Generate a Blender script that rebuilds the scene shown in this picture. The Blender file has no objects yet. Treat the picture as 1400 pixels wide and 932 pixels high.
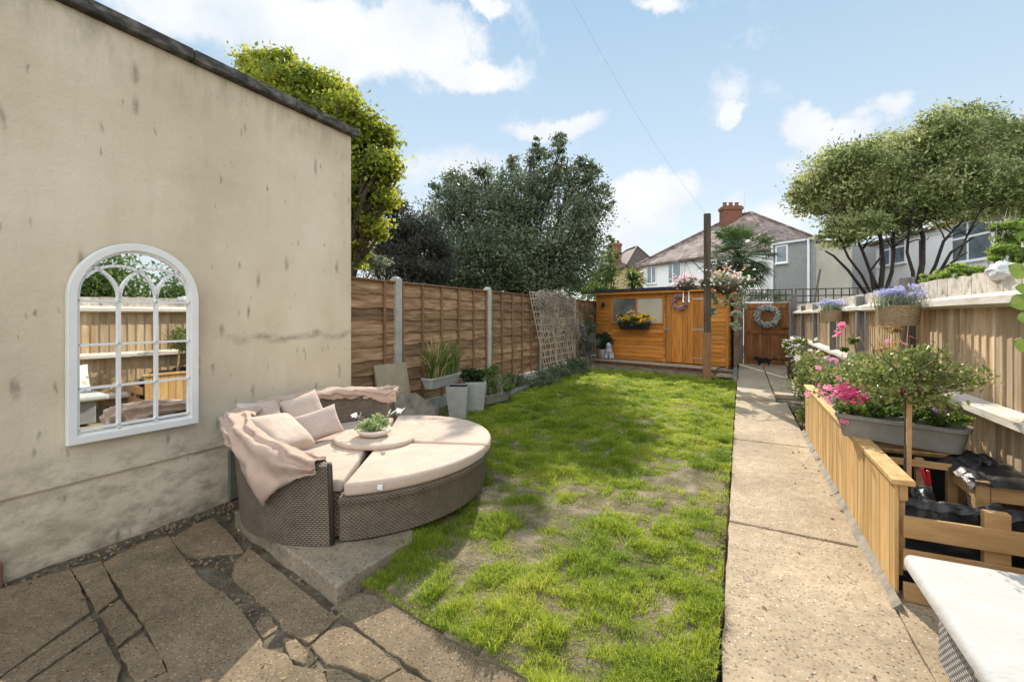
import bpy, math, random
import numpy as np
from mathutils import Vector, Matrix, Euler, noise as mnoise
random.seed(7); rng = np.random.default_rng(7)
S = bpy.context.scene; COL = S.collection
R = math.radians; PI = math.pi
# ---------- viewpoint survey: eye 1.5 m up, looking 26 degrees left of the garden axis (+Y)
F = 640.0; YAW = math.atan2(312, F); CA, SA = math.cos(YAW), math.sin(YAW); EYE = 1.5
def P(u, v, z):
    r = (u-700)*z/F
    return Vector((r*CA - z*SA, r*SA + z*CA, EYE + (432-v)*z/F))
def G(u, v, h=0.0): return P(u, v, F*(EYE-h)/(v-432))
def hit_line(u, A, B):          # where the column u crosses the vertical plane through A, B (xy)
    d = P(u, 432, 1.0)
    ax, ay, bx, by = A[0], A[1], B[0]-A[0], B[1]-A[1]
    den = d.x*by - d.y*bx
    t = (ax*by - ay*bx)/den
    q = Vector((d.x*t, d.y*t)); return q, ((q.x-ax)*bx+(q.y-ay)*by)/(bx*bx+by*by)

# ---------- materials
def nodes(name):
    m = bpy.data.materials.new(name); m.use_nodes = True
    nt = m.node_tree; nt.nodes.clear()
    return m, nt, nt.nodes.new, nt.links.new
def ramp(nt, fac, stops):
    n = nt.nodes.new('ShaderNodeValToRGB'); e = n.color_ramp.elements
    while len(e) < len(stops): e.new(0.5)
    for el, (p, c) in zip(e, stops):
        el.position = p; el.color = (*c, 1) if len(c) == 3 else c
    nt.links.new(fac, n.inputs[0]); return n.outputs[0]
def mixc(nt, fac, a, b, mode='MIX'):
    n = nt.nodes.new('ShaderNodeMix'); n.data_type = 'RGBA'; n.blend_type = mode
    for s, v in ((n.inputs[0], fac), (n.inputs[6], a), (n.inputs[7], b)):
        if hasattr(v, 'default_value'): nt.links.new(v, s)
        elif isinstance(v, tuple): s.default_value = (*v, 1) if len(v) == 3 else v
        else: s.default_value = v
    return n.outputs[2]
def mth(nt, op, a, b=None, c=None, clamp=False):
    n = nt.nodes.new('ShaderNodeMath'); n.operation = op; n.use_clamp = clamp
    for i, v in enumerate((a, b, c)):
        if v is None: continue
        if hasattr(v, 'default_value'): nt.links.new(v, n.inputs[i])
        else: n.inputs[i].default_value = v
    return n.outputs[0]
def coords(nt, kind='Object', sc=(1,1,1)):
    t = nt.nodes.new('ShaderNodeTexCoord'); mp = nt.nodes.new('ShaderNodeMapping')
    nt.links.new(t.outputs[kind], mp.inputs[0]); mp.inputs['Scale'].default_value = sc
    return mp.outputs[0]
def nz(nt, vec, sc, det=5, rough=.55, dist=0, out=0):
    n = nt.nodes.new('ShaderNodeTexNoise'); n.inputs['Scale'].default_value = sc
    n.inputs['Detail'].default_value = det; n.inputs['Roughness'].default_value = rough
    n.inputs['Distortion'].default_value = dist
    nt.links.new(vec, n.inputs['Vector']); return n.outputs[out]
def vor(nt, vec, sc, feat='F1', out='Distance', rnd=1):
    n = nt.nodes.new('ShaderNodeTexVoronoi'); n.feature = feat
    n.inputs['Scale'].default_value = sc; n.inputs['Randomness'].default_value = rnd
    nt.links.new(vec, n.inputs['Vector']); return n.outputs[out]
def world_pos(nt):
    g = nt.nodes.new('ShaderNodeNewGeometry'); return g.outputs['Position']
def rnd_island(nt):
    g = nt.nodes.new('ShaderNodeNewGeometry'); return g.outputs['Random Per Island']
def finish(nt, color, rough=.8, h=None, bump=.2, dist=.01, spec=.3, metal=0, extra=None):
    b = nt.nodes.new('ShaderNodeBsdfPrincipled'); o = nt.nodes.new('ShaderNodeOutputMaterial')
    if hasattr(color, 'default_value'): nt.links.new(color, b.inputs['Base Color'])
    else: b.inputs['Base Color'].default_value = (*color, 1)
    if hasattr(rough, 'default_value'): nt.links.new(rough, b.inputs['Roughness'])
    else: b.inputs['Roughness'].default_value = rough
    b.inputs['Specular IOR Level'].default_value = spec; b.inputs['Metallic'].default_value = metal
    if h is not None:
        bp = nt.nodes.new('ShaderNodeBump'); bp.inputs['Strength'].default_value = bump
        bp.inputs['Distance'].default_value = dist
        nt.links.new(h, bp.inputs['Height']); nt.links.new(bp.outputs[0], b.inputs['Normal'])
    nt.links.new(b.outputs[0], o.inputs[0]); return b
def mk(name, cols, sc=6, st=(1,1,1), rough=.75, bump=.25, bsc=None, dist=.006, isl=0., spec=.3, metal=0, det=6, kind='pos'):
    """mottled surface: noise ramp over cols, stretched grain, optional per-piece tone shift"""
    m, nt, N, L = nodes(name)
    if kind == 'pos':
        mp = nt.nodes.new('ShaderNodeMapping'); L(world_pos(nt), mp.inputs[0]); mp.inputs['Scale'].default_value = st; v = mp.outputs[0]
    else: v = coords(nt, kind, st)
    n = nz(nt, v, sc, det, .62, .3)
    k = len(cols)
    c = ramp(nt, n, [(.3+.4*i/max(1,k-1), cols[i]) for i in range(k)])
    if isl:
        r = rnd_island(nt)
        f = mth(nt, 'MULTIPLY_ADD', r, 2*isl, 1-isl)
        cc = N('ShaderNodeCombineColor'); [L(f, cc.inputs[i]) for i in range(3)]
        c = mixc(nt, 1.0, c, cc.outputs[0], 'MULTIPLY')
    h = nz(nt, v, bsc or sc*3, 4)
    finish(nt, c, rough, h, bump, dist, spec, metal); return m
def leafmat(name, cols, trans=.35, rough=.55, varsc=1.2, spec=.35):
    m, nt, N, L = nodes(name)
    r = rnd_island(nt); n = nz(nt, world_pos(nt), varsc, 3)
    f = mth(nt, 'ADD', mth(nt, 'MULTIPLY', r, .55), mth(nt, 'MULTIPLY_ADD', n, 1.1, -.33), clamp=True)
    k = len(cols); c = ramp(nt, f, [(i/max(1,k-1), cols[i]) for i in range(k)])
    b = N('ShaderNodeBsdfPrincipled'); L(c, b.inputs['Base Color']); b.inputs['Roughness'].default_value = rough
    b.inputs['Specular IOR Level'].default_value = spec
    t = N('ShaderNodeBsdfTranslucent'); hs = N('ShaderNodeHueSaturation'); L(c, hs.inputs['Color'])
    hs.inputs['Value'].default_value = 1.6; hs.inputs['Hue'].default_value = .485; L(hs.outputs[0], t.inputs[0])
    mx = N('ShaderNodeMixShader'); mx.inputs[0].default_value = trans
    L(b.outputs[0], mx.inputs[1]); L(t.outputs[0], mx.inputs[2])
    o = N('ShaderNodeOutputMaterial'); L(mx.outputs[0], o.inputs[0]); return m

# ---------- mesh builder
class MB:
    def __init__(s): s.v = []; s.f = []; s.seg = []
    def add(s, vs, fs, M=None):
        o = len(s.v); s.seg.append((o, len(s.f)))
        s.v += [tuple(M @ Vector(p)) if M is not None else tuple(p) for p in vs]
        s.f += [tuple(i+o for i in f) for f in fs]; return s
    def box(s, a, b, M=None):
        (x0,y0,z0),(x1,y1,z1) = a, b
        vs = [(x0,y0,z0),(x1,y0,z0),(x1,y1,z0),(x0,y1,z0),(x0,y0,z1),(x1,y0,z1),(x1,y1,z1),(x0,y1,z1)]
        return s.add(vs, [(0,3,2,1),(4,5,6,7),(0,1,5,4),(1,2,6,5),(2,3,7,6),(3,0,4,7)], M)
    def beam(s, p, q, w, h, up=(0,0,1)):
        """box from p to q, w across, h along up"""
        p, q = Vector(p), Vector(q); d = q-p; L = d.length; d.normalize()
        up = Vector(up); x = d.cross(up)
        if x.length < 1e-4: x = d.cross(Vector((1,0,0)))
        x.normalize(); u = x.cross(d)
        M = Matrix(((x.x,d.x,u.x,p.x),(x.y,d.y,u.y,p.y),(x.z,d.z,u.z,p.z),(0,0,0,1)))
        return s.box((-w/2,0,-h/2),(w/2,L,h/2),M)
    def prism(s, poly, z0, z1, M=None):
        n = len(poly)
        if sum(poly[i][0]*poly[(i+1)%n][1]-poly[(i+1)%n][0]*poly[i][1] for i in range(n)) < 0: poly = poly[::-1]
        vs = [(x,y,z0) for x,y in poly]+[(x,y,z1) for x,y in poly]
        fs = [tuple(range(n))[::-1], tuple(range(n,2*n))]+[(i,(i+1)%n,n+(i+1)%n,n+i) for i in range(n)]
        return s.add(vs, fs, M)
    def tube(s, pts, rad, n=8, cap=True):
        pts = [Vector(p) for p in pts]; m = len(pts)
        if not hasattr(rad, '__len__'): rad = [rad]*m
        vs = []; fs = []; prev = None
        for i, p in enumerate(pts):
            d = (pts[min(i+1,m-1)]-pts[max(i-1,0)]).normalized()
            if prev is None:
                a = d.cross(Vector((0,0,1)));  a = a if a.length > .05 else d.cross(Vector((1,0,0)))
            else: a = prev - d*prev.dot(d)
            a.normalize(); prev = a; b = d.cross(a)
            for k in range(n):
                t = 2*PI*k/n; vs.append(p + (a*math.cos(t)+b*math.sin(t))*rad[i])
        for i in range(m-1):
            for k in range(n):
                k2 = (k+1)%n; fs.append((i*n+k, i*n+k2, (i+1)*n+k2, (i+1)*n+k))
        if cap: fs += [tuple(range(n))[::-1], tuple(range((m-1)*n, m*n))]
        return s.add(vs, fs)
    def lathe(s, prof, c=(0,0,0), n=24, M=None, sx=1, sy=1):
        vs = []; fs = []; m = len(prof)
        for r, z in prof:
            for k in range(n):
                t = 2*PI*k/n; vs.append((c[0]+r*sx*math.cos(t), c[1]+r*sy*math.sin(t), c[2]+z))
        for i in range(m-1):
            for k in range(n):
                k2 = (k+1)%n; fs.append((i*n+k, i*n+k2, (i+1)*n+k2, (i+1)*n+k))
        fs += [tuple(range(n))[::-1], tuple(range((m-1)*n, m*n))]
        return s.add(vs, fs, M)
    def frustum(s, c, a, b, z0, z1, M=None):
        """a=(wx,wy) at z0, b at z1"""
        vs = [(c[0]+sx*w[0]/2, c[1]+sy*w[1]/2, z) for w, z in ((a,z0),(b,z1)) for sx, sy in ((-1,-1),(1,-1),(1,1),(-1,1))]
        return s.add(vs, [(0,3,2,1),(4,5,6,7),(0,1,5,4),(1,2,6,5),(2,3,7,6),(3,0,4,7)], M)
    def grid(s, fn, nu, nv, closed=False, uvfn=None):
        o = len(s.v)
        for i in range(nu):
            for j in range(nv): s.v.append(tuple(fn(i/(nu-1), j/(nv-1))))
        for i in range(nu-1):
            for j in range(nv-1): s.f.append((o+i*nv+j, o+(i+1)*nv+j, o+(i+1)*nv+j+1, o+i*nv+j+1))
        return s
    def each(s, name, mat, parent, **k):
        """one part per piece added"""
        out = []; sg = s.seg+[(len(s.v), len(s.f))]
        for (v0,f0),(v1,f1) in zip(sg[:-1], sg[1:]):
            if f1 > f0:
                m = MB(); m.add(s.v[v0:v1], [tuple(i-v0 for i in f) for f in s.f[f0:f1]]); out.append(m.build(name, mat, parent, **k))
        return out
    def build(s, name, mat, parent=None, smooth=False, bevel=0, flat=False, uvgrid=None):
        me = bpy.data.meshes.new(name)
        if parent is not None: org = wloc(parent)
        else:
            A = np.array(s.v); org = Vector((float((A[:,0].min()+A[:,0].max())/2), float((A[:,1].min()+A[:,1].max())/2), float(A[:,2].min())))
        A = np.array(s.v, dtype=np.float64) - np.array(org)
        me.from_pydata([tuple(x) for x in A], [], s.f); me.update()
        if smooth: me.shade_smooth()
        if uvgrid:
            uvl = me.uv_layers.new(name='UVMap')
            for lp in me.loops: uvl.data[lp.index].uv = uvgrid[lp.vertex_index]
        me.materials.append(mat)
        o = bpy.data.objects.new(name, me); COL.objects.link(o)
        if parent is not None: o.parent = parent
        else: o.location = org
        if bevel:
            b = o.modifiers.new('Bevel', 'BEVEL'); b.width = bevel; b.segments = 2; b.limit_method = 'ANGLE'
        return o
def wloc(o):
    v = Vector((0,0,0))
    while o is not None: v += o.location; o = o.parent
    return v
def npmesh(name, V, Fc, mat, parent=None, smooth=False):
    """fast mesh from arrays; all faces the same size"""
    V = np.asarray(V, dtype=np.float32); Fc = np.asarray(Fc, dtype=np.int32)
    org = wloc(parent) if parent is not None else Vector((float((V[:,0].min()+V[:,0].max())/2), float((V[:,1].min()+V[:,1].max())/2), float(V[:,2].min())))
    V = V - np.array(org, dtype=np.float32)
    me = bpy.data.meshes.new(name); k = Fc.shape[1]
    me.vertices.add(len(V)); me.vertices.foreach_set('co', V.ravel())
    me.loops.add(Fc.size); me.loops.foreach_set('vertex_index', Fc.ravel())
    me.polygons.add(len(Fc)); me.polygons.foreach_set('loop_start', np.arange(0, Fc.size, k, dtype=np.int32))
    try: me.polygons.foreach_set('loop_total', np.full(len(Fc), k, dtype=np.int32))
    except Exception: pass
    me.update(calc_edges=True); me.validate()
    me.polygons.foreach_set('use_smooth', np.full(len(Fc), smooth))
    me.materials.append(mat)
    o = bpy.data.objects.new(name, me); COL.objects.link(o)
    if parent is not None: o.parent = parent
    else: o.location = org
    return o
def tag(o, label=None, cat=None, group=None, kind=None):
    if label: o['label'] = label
    if cat: o['category'] = cat
    if group: o['group'] = group
    if kind: o['kind'] = kind
    return o
def thing(name, loc, label, cat, group=None):
    o = bpy.data.objects.new(name, None); COL.objects.link(o); o.location = Vector(loc); o.empty_display_size = .1
    return tag(o, label, cat, group)
def copy_thing(r, loc, rotz=0, label=None, scale=None):
    n = r.copy(); COL.objects.link(n); n.location = loc; n.rotation_euler.z = rotz
    if scale: n.scale = (scale,)*3
    if label: n['label'] = label
    for ch in list(r.children):
        c = ch.copy(); COL.objects.link(c); c.parent = n
        for g in ch.children:
            d = g.copy(); COL.objects.link(d); d.parent = c
    return n
def struct(mb, name, mat, **k): return tag(mb.build(name, mat, **k), kind='structure')

# ---------- foliage
def unit(n):
    a = rng.normal(size=(n,3)); return a/np.linalg.norm(a, axis=1, keepdims=True)
def leafmesh(name, C, size, mat, parent=None, aspect=.5, up=.0, fold=.25, D=None, jit=.35):
    """every centre in C becomes one folded leaf (4 corners, 2 triangles)"""
    C = np.asarray(C, dtype=np.float64); n = len(C)
    d = unit(n) if D is None else np.asarray(D)+unit(n)*.35
    d[:,2] -= up; d /= np.linalg.norm(d, axis=1, keepdims=True)
    q = unit(n); a = np.cross(d, q); a /= np.linalg.norm(a, axis=1, keepdims=True)+1e-9
    nrm = np.cross(a, d)
    s = (size*(1+rng.uniform(-jit, jit, n)))[:,None]
    V = np.empty((n,4,3))
    V[:,0] = C - d*s*.5; V[:,1] = C + a*s*aspect*.5 + nrm*s*fold*.3 - d*s*.05
    V[:,2] = C + d*s*.5; V[:,3] = C - a*s*aspect*.5 + nrm*s*fold*.3 - d*s*.05
    b = (np.arange(n)*4)[:,None]
    Fc = np.concatenate([b+np.array([[0,1,2]]), b+np.array([[0,2,3]])], axis=1).reshape(-1,3)
    return npmesh(name, V.reshape(-1,3), Fc, mat, parent)
def cloudpts(clumps, n, sub=.3, shell=.55, subn=None):
    """clumps: (x,y,z,rx,ry,rz). Points gather in small tufts spread through every ellipsoid"""
    clumps = np.array(clumps, dtype=np.float64)
    w = (clumps[:,3]*clumps[:,4]*clumps[:,5])**.75; w /= w.sum(); out = []
    for c, wi in zip(clumps, w):
        k = max(8, int(n*wi)); t = subn or max(4, int(k/70))
        u = unit(t)*(rng.uniform(0,1,t)**(1-shell))[:,None]
        T = c[:3] + u*c[3:]
        r = sub*c[3:].mean()*rng.uniform(.6, 1.35, t)
        idx = rng.integers(0, t, k)
        out.append(T[idx] + rng.normal(size=(k,3))*(r[idx]*.6)[:,None]*np.array([1.1,1.1,.62]))
    return np.concatenate(out)
def wiggle(p, q, n=5, amp=.08):
    p, q = Vector(p), Vector(q); L = (q-p).length
    return [p.lerp(q, i/n) + (Vector((random.uniform(-1,1),random.uniform(-1,1),random.uniform(-.5,.5)))*amp*L if 0 < i < n else Vector()) for i in range(n+1)]
def tree(name, label, base, clumps, lm, bm, n, size, trunk_r=.12, fork=.35, aspect=.5, up=.1, sub=.3, shell=.55, cat='tree', limbs=True, group=None):
    t = thing(name, base, label, cat, group); base = Vector(base)
    cen = Vector(tuple(np.mean([c[:3] for c in clumps], axis=0)))
    fk = base.lerp(Vector((cen.x, cen.y, cen.z)), fork)
    m = MB(); m.tube(wiggle(base, fk, 4, .03), [trunk_r*(1-.08*i) for i in range(5)], 9)
    if limbs:
        for c in clumps:
            m.tube(wiggle(fk, Vector(c[:3]), 5, .05), [trunk_r*.62*(1-.17*i) for i in range(6)], 7)
            for k in range(5):
                e = Vector(c[:3]) + Vector((random.uniform(-.8,.8)*c[3], random.uniform(-.8,.8)*c[4], random.uniform(-.4,.8)*c[5]))
                m.tube(wiggle(fk.lerp(Vector(c[:3]), .7), e, 3, .08), [trunk_r*.25, trunk_r*.18, trunk_r*.1, trunk_r*.04], 5)
    m.build('trunk', bm, t, smooth=True)
    leafmesh('crown', cloudpts(clumps, n, sub, shell), size, lm, t, aspect=aspect, up=up)
    return t
def px_clumps(lst, z, depth=1.0):
    """(u,v,ru,rv,dz) -> ellipsoids at distance z+dz"""
    out = []
    for u, v, ru, rv, dz in lst:
        zz = z+dz; p = P(u, v, zz); r = ru*zz/F; out.append((p.x, p.y, p.z, r*depth, r*depth, rv*zz/F))
    return out
def flowers(name, C, size, mat, parent, petals=5):
    """little open blossoms with petals facing roughly up and outward"""
    m = MB()
    for c in C:
        c = Vector(c); n = Vector((random.uniform(-.6,.6), random.uniform(-.9,.3), random.uniform(.2,1))).normalized()
        a = n.orthogonal().normalized(); b = n.cross(a); s = size*random.uniform(.7,1.25); ph = random.uniform(0,6)
        for k in range(petals):
            t = ph+2*PI*k/petals; d = a*math.cos(t)+b*math.sin(t); e = n.cross(d)
            m.add([c, c+d*s*.35+e*s*.22+n*s*.12, c+d*s*.6+n*s*.05, c+d*s*.35-e*s*.22+n*s*.12], [(0,1,2,3)])
    return m.build(name, mat, parent)
def blades(name, C, length, width, mat, parent, lean=.35, seg=3, D=None, droop=.5):
    """strap-like leaves that arch from their base"""
    n = len(C); C = np.asarray(C, dtype=np.float64)
    az = rng.uniform(0, 2*PI, n); ln = rng.uniform(.2, 1, n)*lean
    L = length*rng.uniform(.6, 1.1, n)
    d = np.stack([np.cos(az), np.sin(az), np.zeros(n)], 1) if D is None else np.asarray(D)
    az2 = rng.uniform(0, 2*PI, n)
    side = np.stack([np.cos(az2), np.sin(az2), np.zeros(n)], 1)
    V = np.empty((n, (seg+1)*2, 3))
    for i in range(seg+1):
        t = i/seg
        c = C + d*(L*ln*(t**1.7))[:,None]; c[:,2] += L*(t - droop*ln*t*t)
        w = width*(1-t)**.6*.5 + width*.03
        V[:,2*i] = c - side*w; V[:,2*i+1] = c + side*w
    fs = []
    b = (np.arange(n)*(seg+1)*2)[:,None]
    for i in range(seg): fs.append(b+np.array([[2*i,2*i+1,2*i+3,2*i+2]]))
    Fc = np.concatenate(fs, 1).reshape(-1,4)
    return npmesh(name, V.reshape(-1,3), Fc, mat, parent)
def fbm(x, y, z=0, s=1.0, o=4):
    return mnoise.fractal(Vector((x*s, y*s, z*s)), 1.0, 2.0, o)
# ================= camera, sun, sky =================
cd = bpy.data.cameras.new('camera'); cam = bpy.data.objects.new('camera', cd); COL.objects.link(cam)
cam.location = (0,0,EYE); cam.rotation_euler = (R(90), 0, YAW)
cd.sensor_width = 36; cd.lens = F/1400*36; cd.shift_y = -34/1400; cd.clip_start = .05; cd.clip_end = 2000
S.camera = cam
SUN_AZ, SUN_EL = R(-18.5), R(33.5)          # azimuth from +Y towards +X
sl = bpy.data.lights.new('sun', 'SUN'); sun = bpy.data.objects.new('sun', sl); COL.objects.link(sun)
sd = Vector((math.sin(SUN_AZ)*math.cos(SUN_EL), math.cos(SUN_AZ)*math.cos(SUN_EL), math.sin(SUN_EL)))
sun.rotation_euler = sd.to_track_quat('Z', 'Y').to_euler(); sun.location = sd*30
sl.energy = 4.7; sl.angle = R(.5); sl.color = (1, .90, .76)
W = bpy.data.worlds.new('World'); S.world = W; W.use_nodes = True
nt = W.node_tree; nt.nodes.clear(); N = nt.nodes.new; L = nt.links.new
sky = N('ShaderNodeTexSky'); sky.sky_type = 'NISHITA'; sky.sun_disc = False
sky.sun_elevation = SUN_EL; sky.sun_rotation = SUN_AZ; sky.air_density = .8; sky.dust_density = 0; sky.ozone_density = 2.0
tc = N('ShaderNodeTexCoord'); dirv = tc.outputs['Generated']
sx = N('ShaderNodeSeparateXYZ'); L(dirv, sx.inputs[0])
az = mth(nt, 'ARCTAN2', sx.outputs[0], sx.outputs[1]); el = mth(nt, 'ARCSINE', sx.outputs[2])
cb = N('ShaderNodeCombineXYZ'); L(az, cb.inputs[0]); L(el, cb.inputs[1])
wob = nz(nt, dirv, 3.2, 8, .62, .15, out=1)
vm = N('ShaderNodeVectorMath'); vm.operation = 'MULTIPLY_ADD'; L(wob, vm.inputs[0]); vm.inputs[1].default_value = (.26,.2,0); L(cb.outputs[0], vm.inputs[2])
vs = N('ShaderNodeVectorMath'); vs.operation = 'SUBTRACT'; L(vm.outputs[0], vs.inputs[0]); vs.inputs[1].default_value = (.13,.1,0)
def azel(u, v):
    d = P(u, v, 1.0)-Vector((0,0,EYE)); return math.atan2(d.x, d.y), math.atan2(d.z, math.hypot(d.x, d.y))
mask = None
for (u, v, ru, rv, st) in [(420,55,210,75,1.2),(560,60,120,60,1.2),(300,25,120,40,.9),(640,95,75,28,1.0),(760,168,78,20,.75),(1009,166,20,18,.8),
                       (1110,185,42,38,.85),(1150,205,35,30,.85),(1200,163,45,14,.5),(870,265,70,30,1.0),(850,300,110,40,.7),(1075,238,50,20,.5),
                       (655,8,40,12,.6),(900,2,50,14,.6),(620,230,110,40,.35),(1000,320,200,50,.45),(30,10,200,60,.5)]:
    a0, e0 = azel(u, v); a1, _ = azel(u+ru, v); a2, _ = azel(u-ru, v); _, e1 = azel(u, v-rv); _, e2 = azel(u, v+rv)
    s = N('ShaderNodeVectorMath'); s.operation = 'SUBTRACT'; L(vs.outputs[0], s.inputs[0]); s.inputs[1].default_value = (a0, e0, 0)
    q = N('ShaderNodeVectorMath'); q.operation = 'MULTIPLY'; L(s.outputs[0], q.inputs[0]); q.inputs[1].default_value = (2/abs(a1-a2), 2/abs(e1-e2), 0)
    ln = N('ShaderNodeVectorMath'); ln.operation = 'LENGTH'; L(q.outputs[0], ln.inputs[0])
    k = mth(nt, 'MULTIPLY', mth(nt, 'SUBTRACT', 1.15, ln.outputs['Value']), st)
    mask = k if mask is None else mth(nt, 'MAXIMUM', mask, k)
fill_clouds = mth(nt, 'MULTIPLY', mth(nt, 'LESS_THAN', sx.outputs[1], -.1), mth(nt, 'MULTIPLY_ADD', nz(nt, dirv, 2.2, 5), 2.2, -.55))  # cloud cover added behind the camera, out of view, to light the shaded wall
mask = mth(nt, 'MAXIMUM', mask, fill_clouds)
n2 = nz(nt, dirv, 7.0, 8, .6)
mask = mth(nt, 'MULTIPLY_ADD', mth(nt, 'SUBTRACT', n2, .5), 1.7, mask)
mr = N('ShaderNodeMapRange'); mr.interpolation_type = 'SMOOTHSTEP'; L(mask, mr.inputs[0])
mr.inputs[1].default_value = .06; mr.inputs[2].default_value = .5
back = N('ShaderNodeMapRange'); L(sx.outputs[1], back.inputs[0]); back.inputs[1].default_value = .35; back.inputs[2].default_value = -.3; back.inputs[3].default_value = 1; back.inputs[4].default_value = 2.4  # unseen clouds behind are boosted as fill for the shade
vb = N('ShaderNodeVectorMath'); vb.operation = 'SCALE'; L(ramp(nt, nz(nt, dirv, 5, 5), [(.35, (4.3,4.7,5.2)), (.58, (5.4,5.5,5.7))]), vb.inputs[0]); L(back.outputs[0], vb.inputs['Scale']); ccol = vb.outputs[0]
# a little warm whiteness low in the sky
grad = ramp(nt, el, [(0, (5.2,5.3,5.3)), (.34, (3.6,4.35,4.8)), (.8, (1.7,3.1,4.35))])
base = mixc(nt, .8, sky.outputs[0], grad)
col = mixc(nt, mr.outputs[0], base, ccol)
bg = N('ShaderNodeBackground'); bg.inputs[1].default_value = .12; L(col, bg.inputs[0])
wo = N('ShaderNodeOutputWorld'); L(bg.outputs[0], wo.inputs[0])
S.view_settings.view_transform = 'Standard'; S.view_settings.look = 'None'; S.view_settings.gamma = 1
S.view_settings.use_curve_mapping = False; S.view_settings.exposure = .62
S.cycles.max_bounces = 8; S.cycles.diffuse_bounces = 4; S.cycles.transparent_max_bounces = 8

# ================= materials =================
M = {}
M['soil'] = mk('soil', [(.055,.042,.03),(.12,.095,.07),(.2,.165,.125)], 3, bump=.9, bsc=28, dist=.02, rough=.95, spec=.1)
M['ground'] = mk('far_ground', [(.05,.06,.03),(.09,.1,.05)], .4, rough=.95)
M['darksoil'] = mk('dark_soil', [(.012,.011,.008),(.045,.038,.028)], 9, bump=1, bsc=30, dist=.02, rough=.95, spec=.1)
def aggregate(name, base, stones, sc=75, moss=.0, pale=.0):
    m, nt, N, L = nodes(name); p = world_pos(nt)
    v = N('ShaderNodeTexVoronoi'); v.inputs['Scale'].default_value = sc; L(p, v.inputs['Vector'])
    sp = N('ShaderNodeSeparateColor'); L(v.outputs['Color'], sp.inputs[0])
    sc_ = ramp(nt, sp.outputs[0], [(i/(len(stones)-1), c) for i, c in enumerate(stones)])
    inst = mth(nt, 'LESS_THAN', v.outputs['Distance'], .42)
    patch = nz(nt, p, 1.3, 5, .6)
    dens = mth(nt, 'GREATER_THAN', mth(nt, 'ADD', sp.outputs[1], mth(nt, 'MULTIPLY', patch, .9)), .46)
    f = mth(nt, 'MULTIPLY', inst, dens)
    bs = ramp(nt, nz(nt, p, 9, 6, .7), [(.3, tuple(c*.72 for c in base)), (.7, tuple(min(1,c*1.2) for c in base))])
    c = mixc(nt, mth(nt, 'MULTIPLY', f, .9), bs, sc_)
    big = ramp(nt, nz(nt, p, .9, 4), [(.3, (.66,.64,.6)), (.65, (1.12,1.1,1.08))]); c = mixc(nt, 1, c, big, 'MULTIPLY')
    if moss:
        mm = ramp(nt, nz(nt, p, 2.6, 6, .7), [(.52, (0,0,0)), (.72, (moss,)*3)]); c = mixc(nt, mm, c, (.05,.06,.03))
    h = mth(nt, 'SUBTRACT', mth(nt, 'MULTIPLY', nz(nt, p, 60, 4), .6), mth(nt, 'MULTIPLY', v.outputs['Distance'], f))
    finish(nt, c, .85, h, .5, .006, .2); return m
M['path'] = aggregate('path_concrete', (.41,.335,.235), [(.07,.05,.035),(.52,.40,.27),(.26,.16,.09),(.66,.58,.46),(.14,.11,.085),(.45,.35,.24),(.34,.25,.15)], 66)
M['patio'] = aggregate('patio_concrete', (.215,.165,.108), [(.03,.024,.018),(.30,.22,.13),(.15,.09,.05),(.40,.33,.22),(.06,.048,.036),(.22,.15,.09)], 85, moss=.6)
M['plinth'] = aggregate('plinth_concrete', (.28,.24,.18), [(.09,.07,.05),(.38,.31,.22),(.25,.16,.09)], 60, moss=.5)
M['slab'] = mk('paving_slab', [(.30,.24,.165),(.42,.35,.25)], 4, bump=.3, bsc=50, rough=.85)
M['kerb'] = mk('kerb_concrete', [(.15,.135,.105),(.33,.295,.235)], 7, bump=.5, bsc=40, rough=.9)
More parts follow.
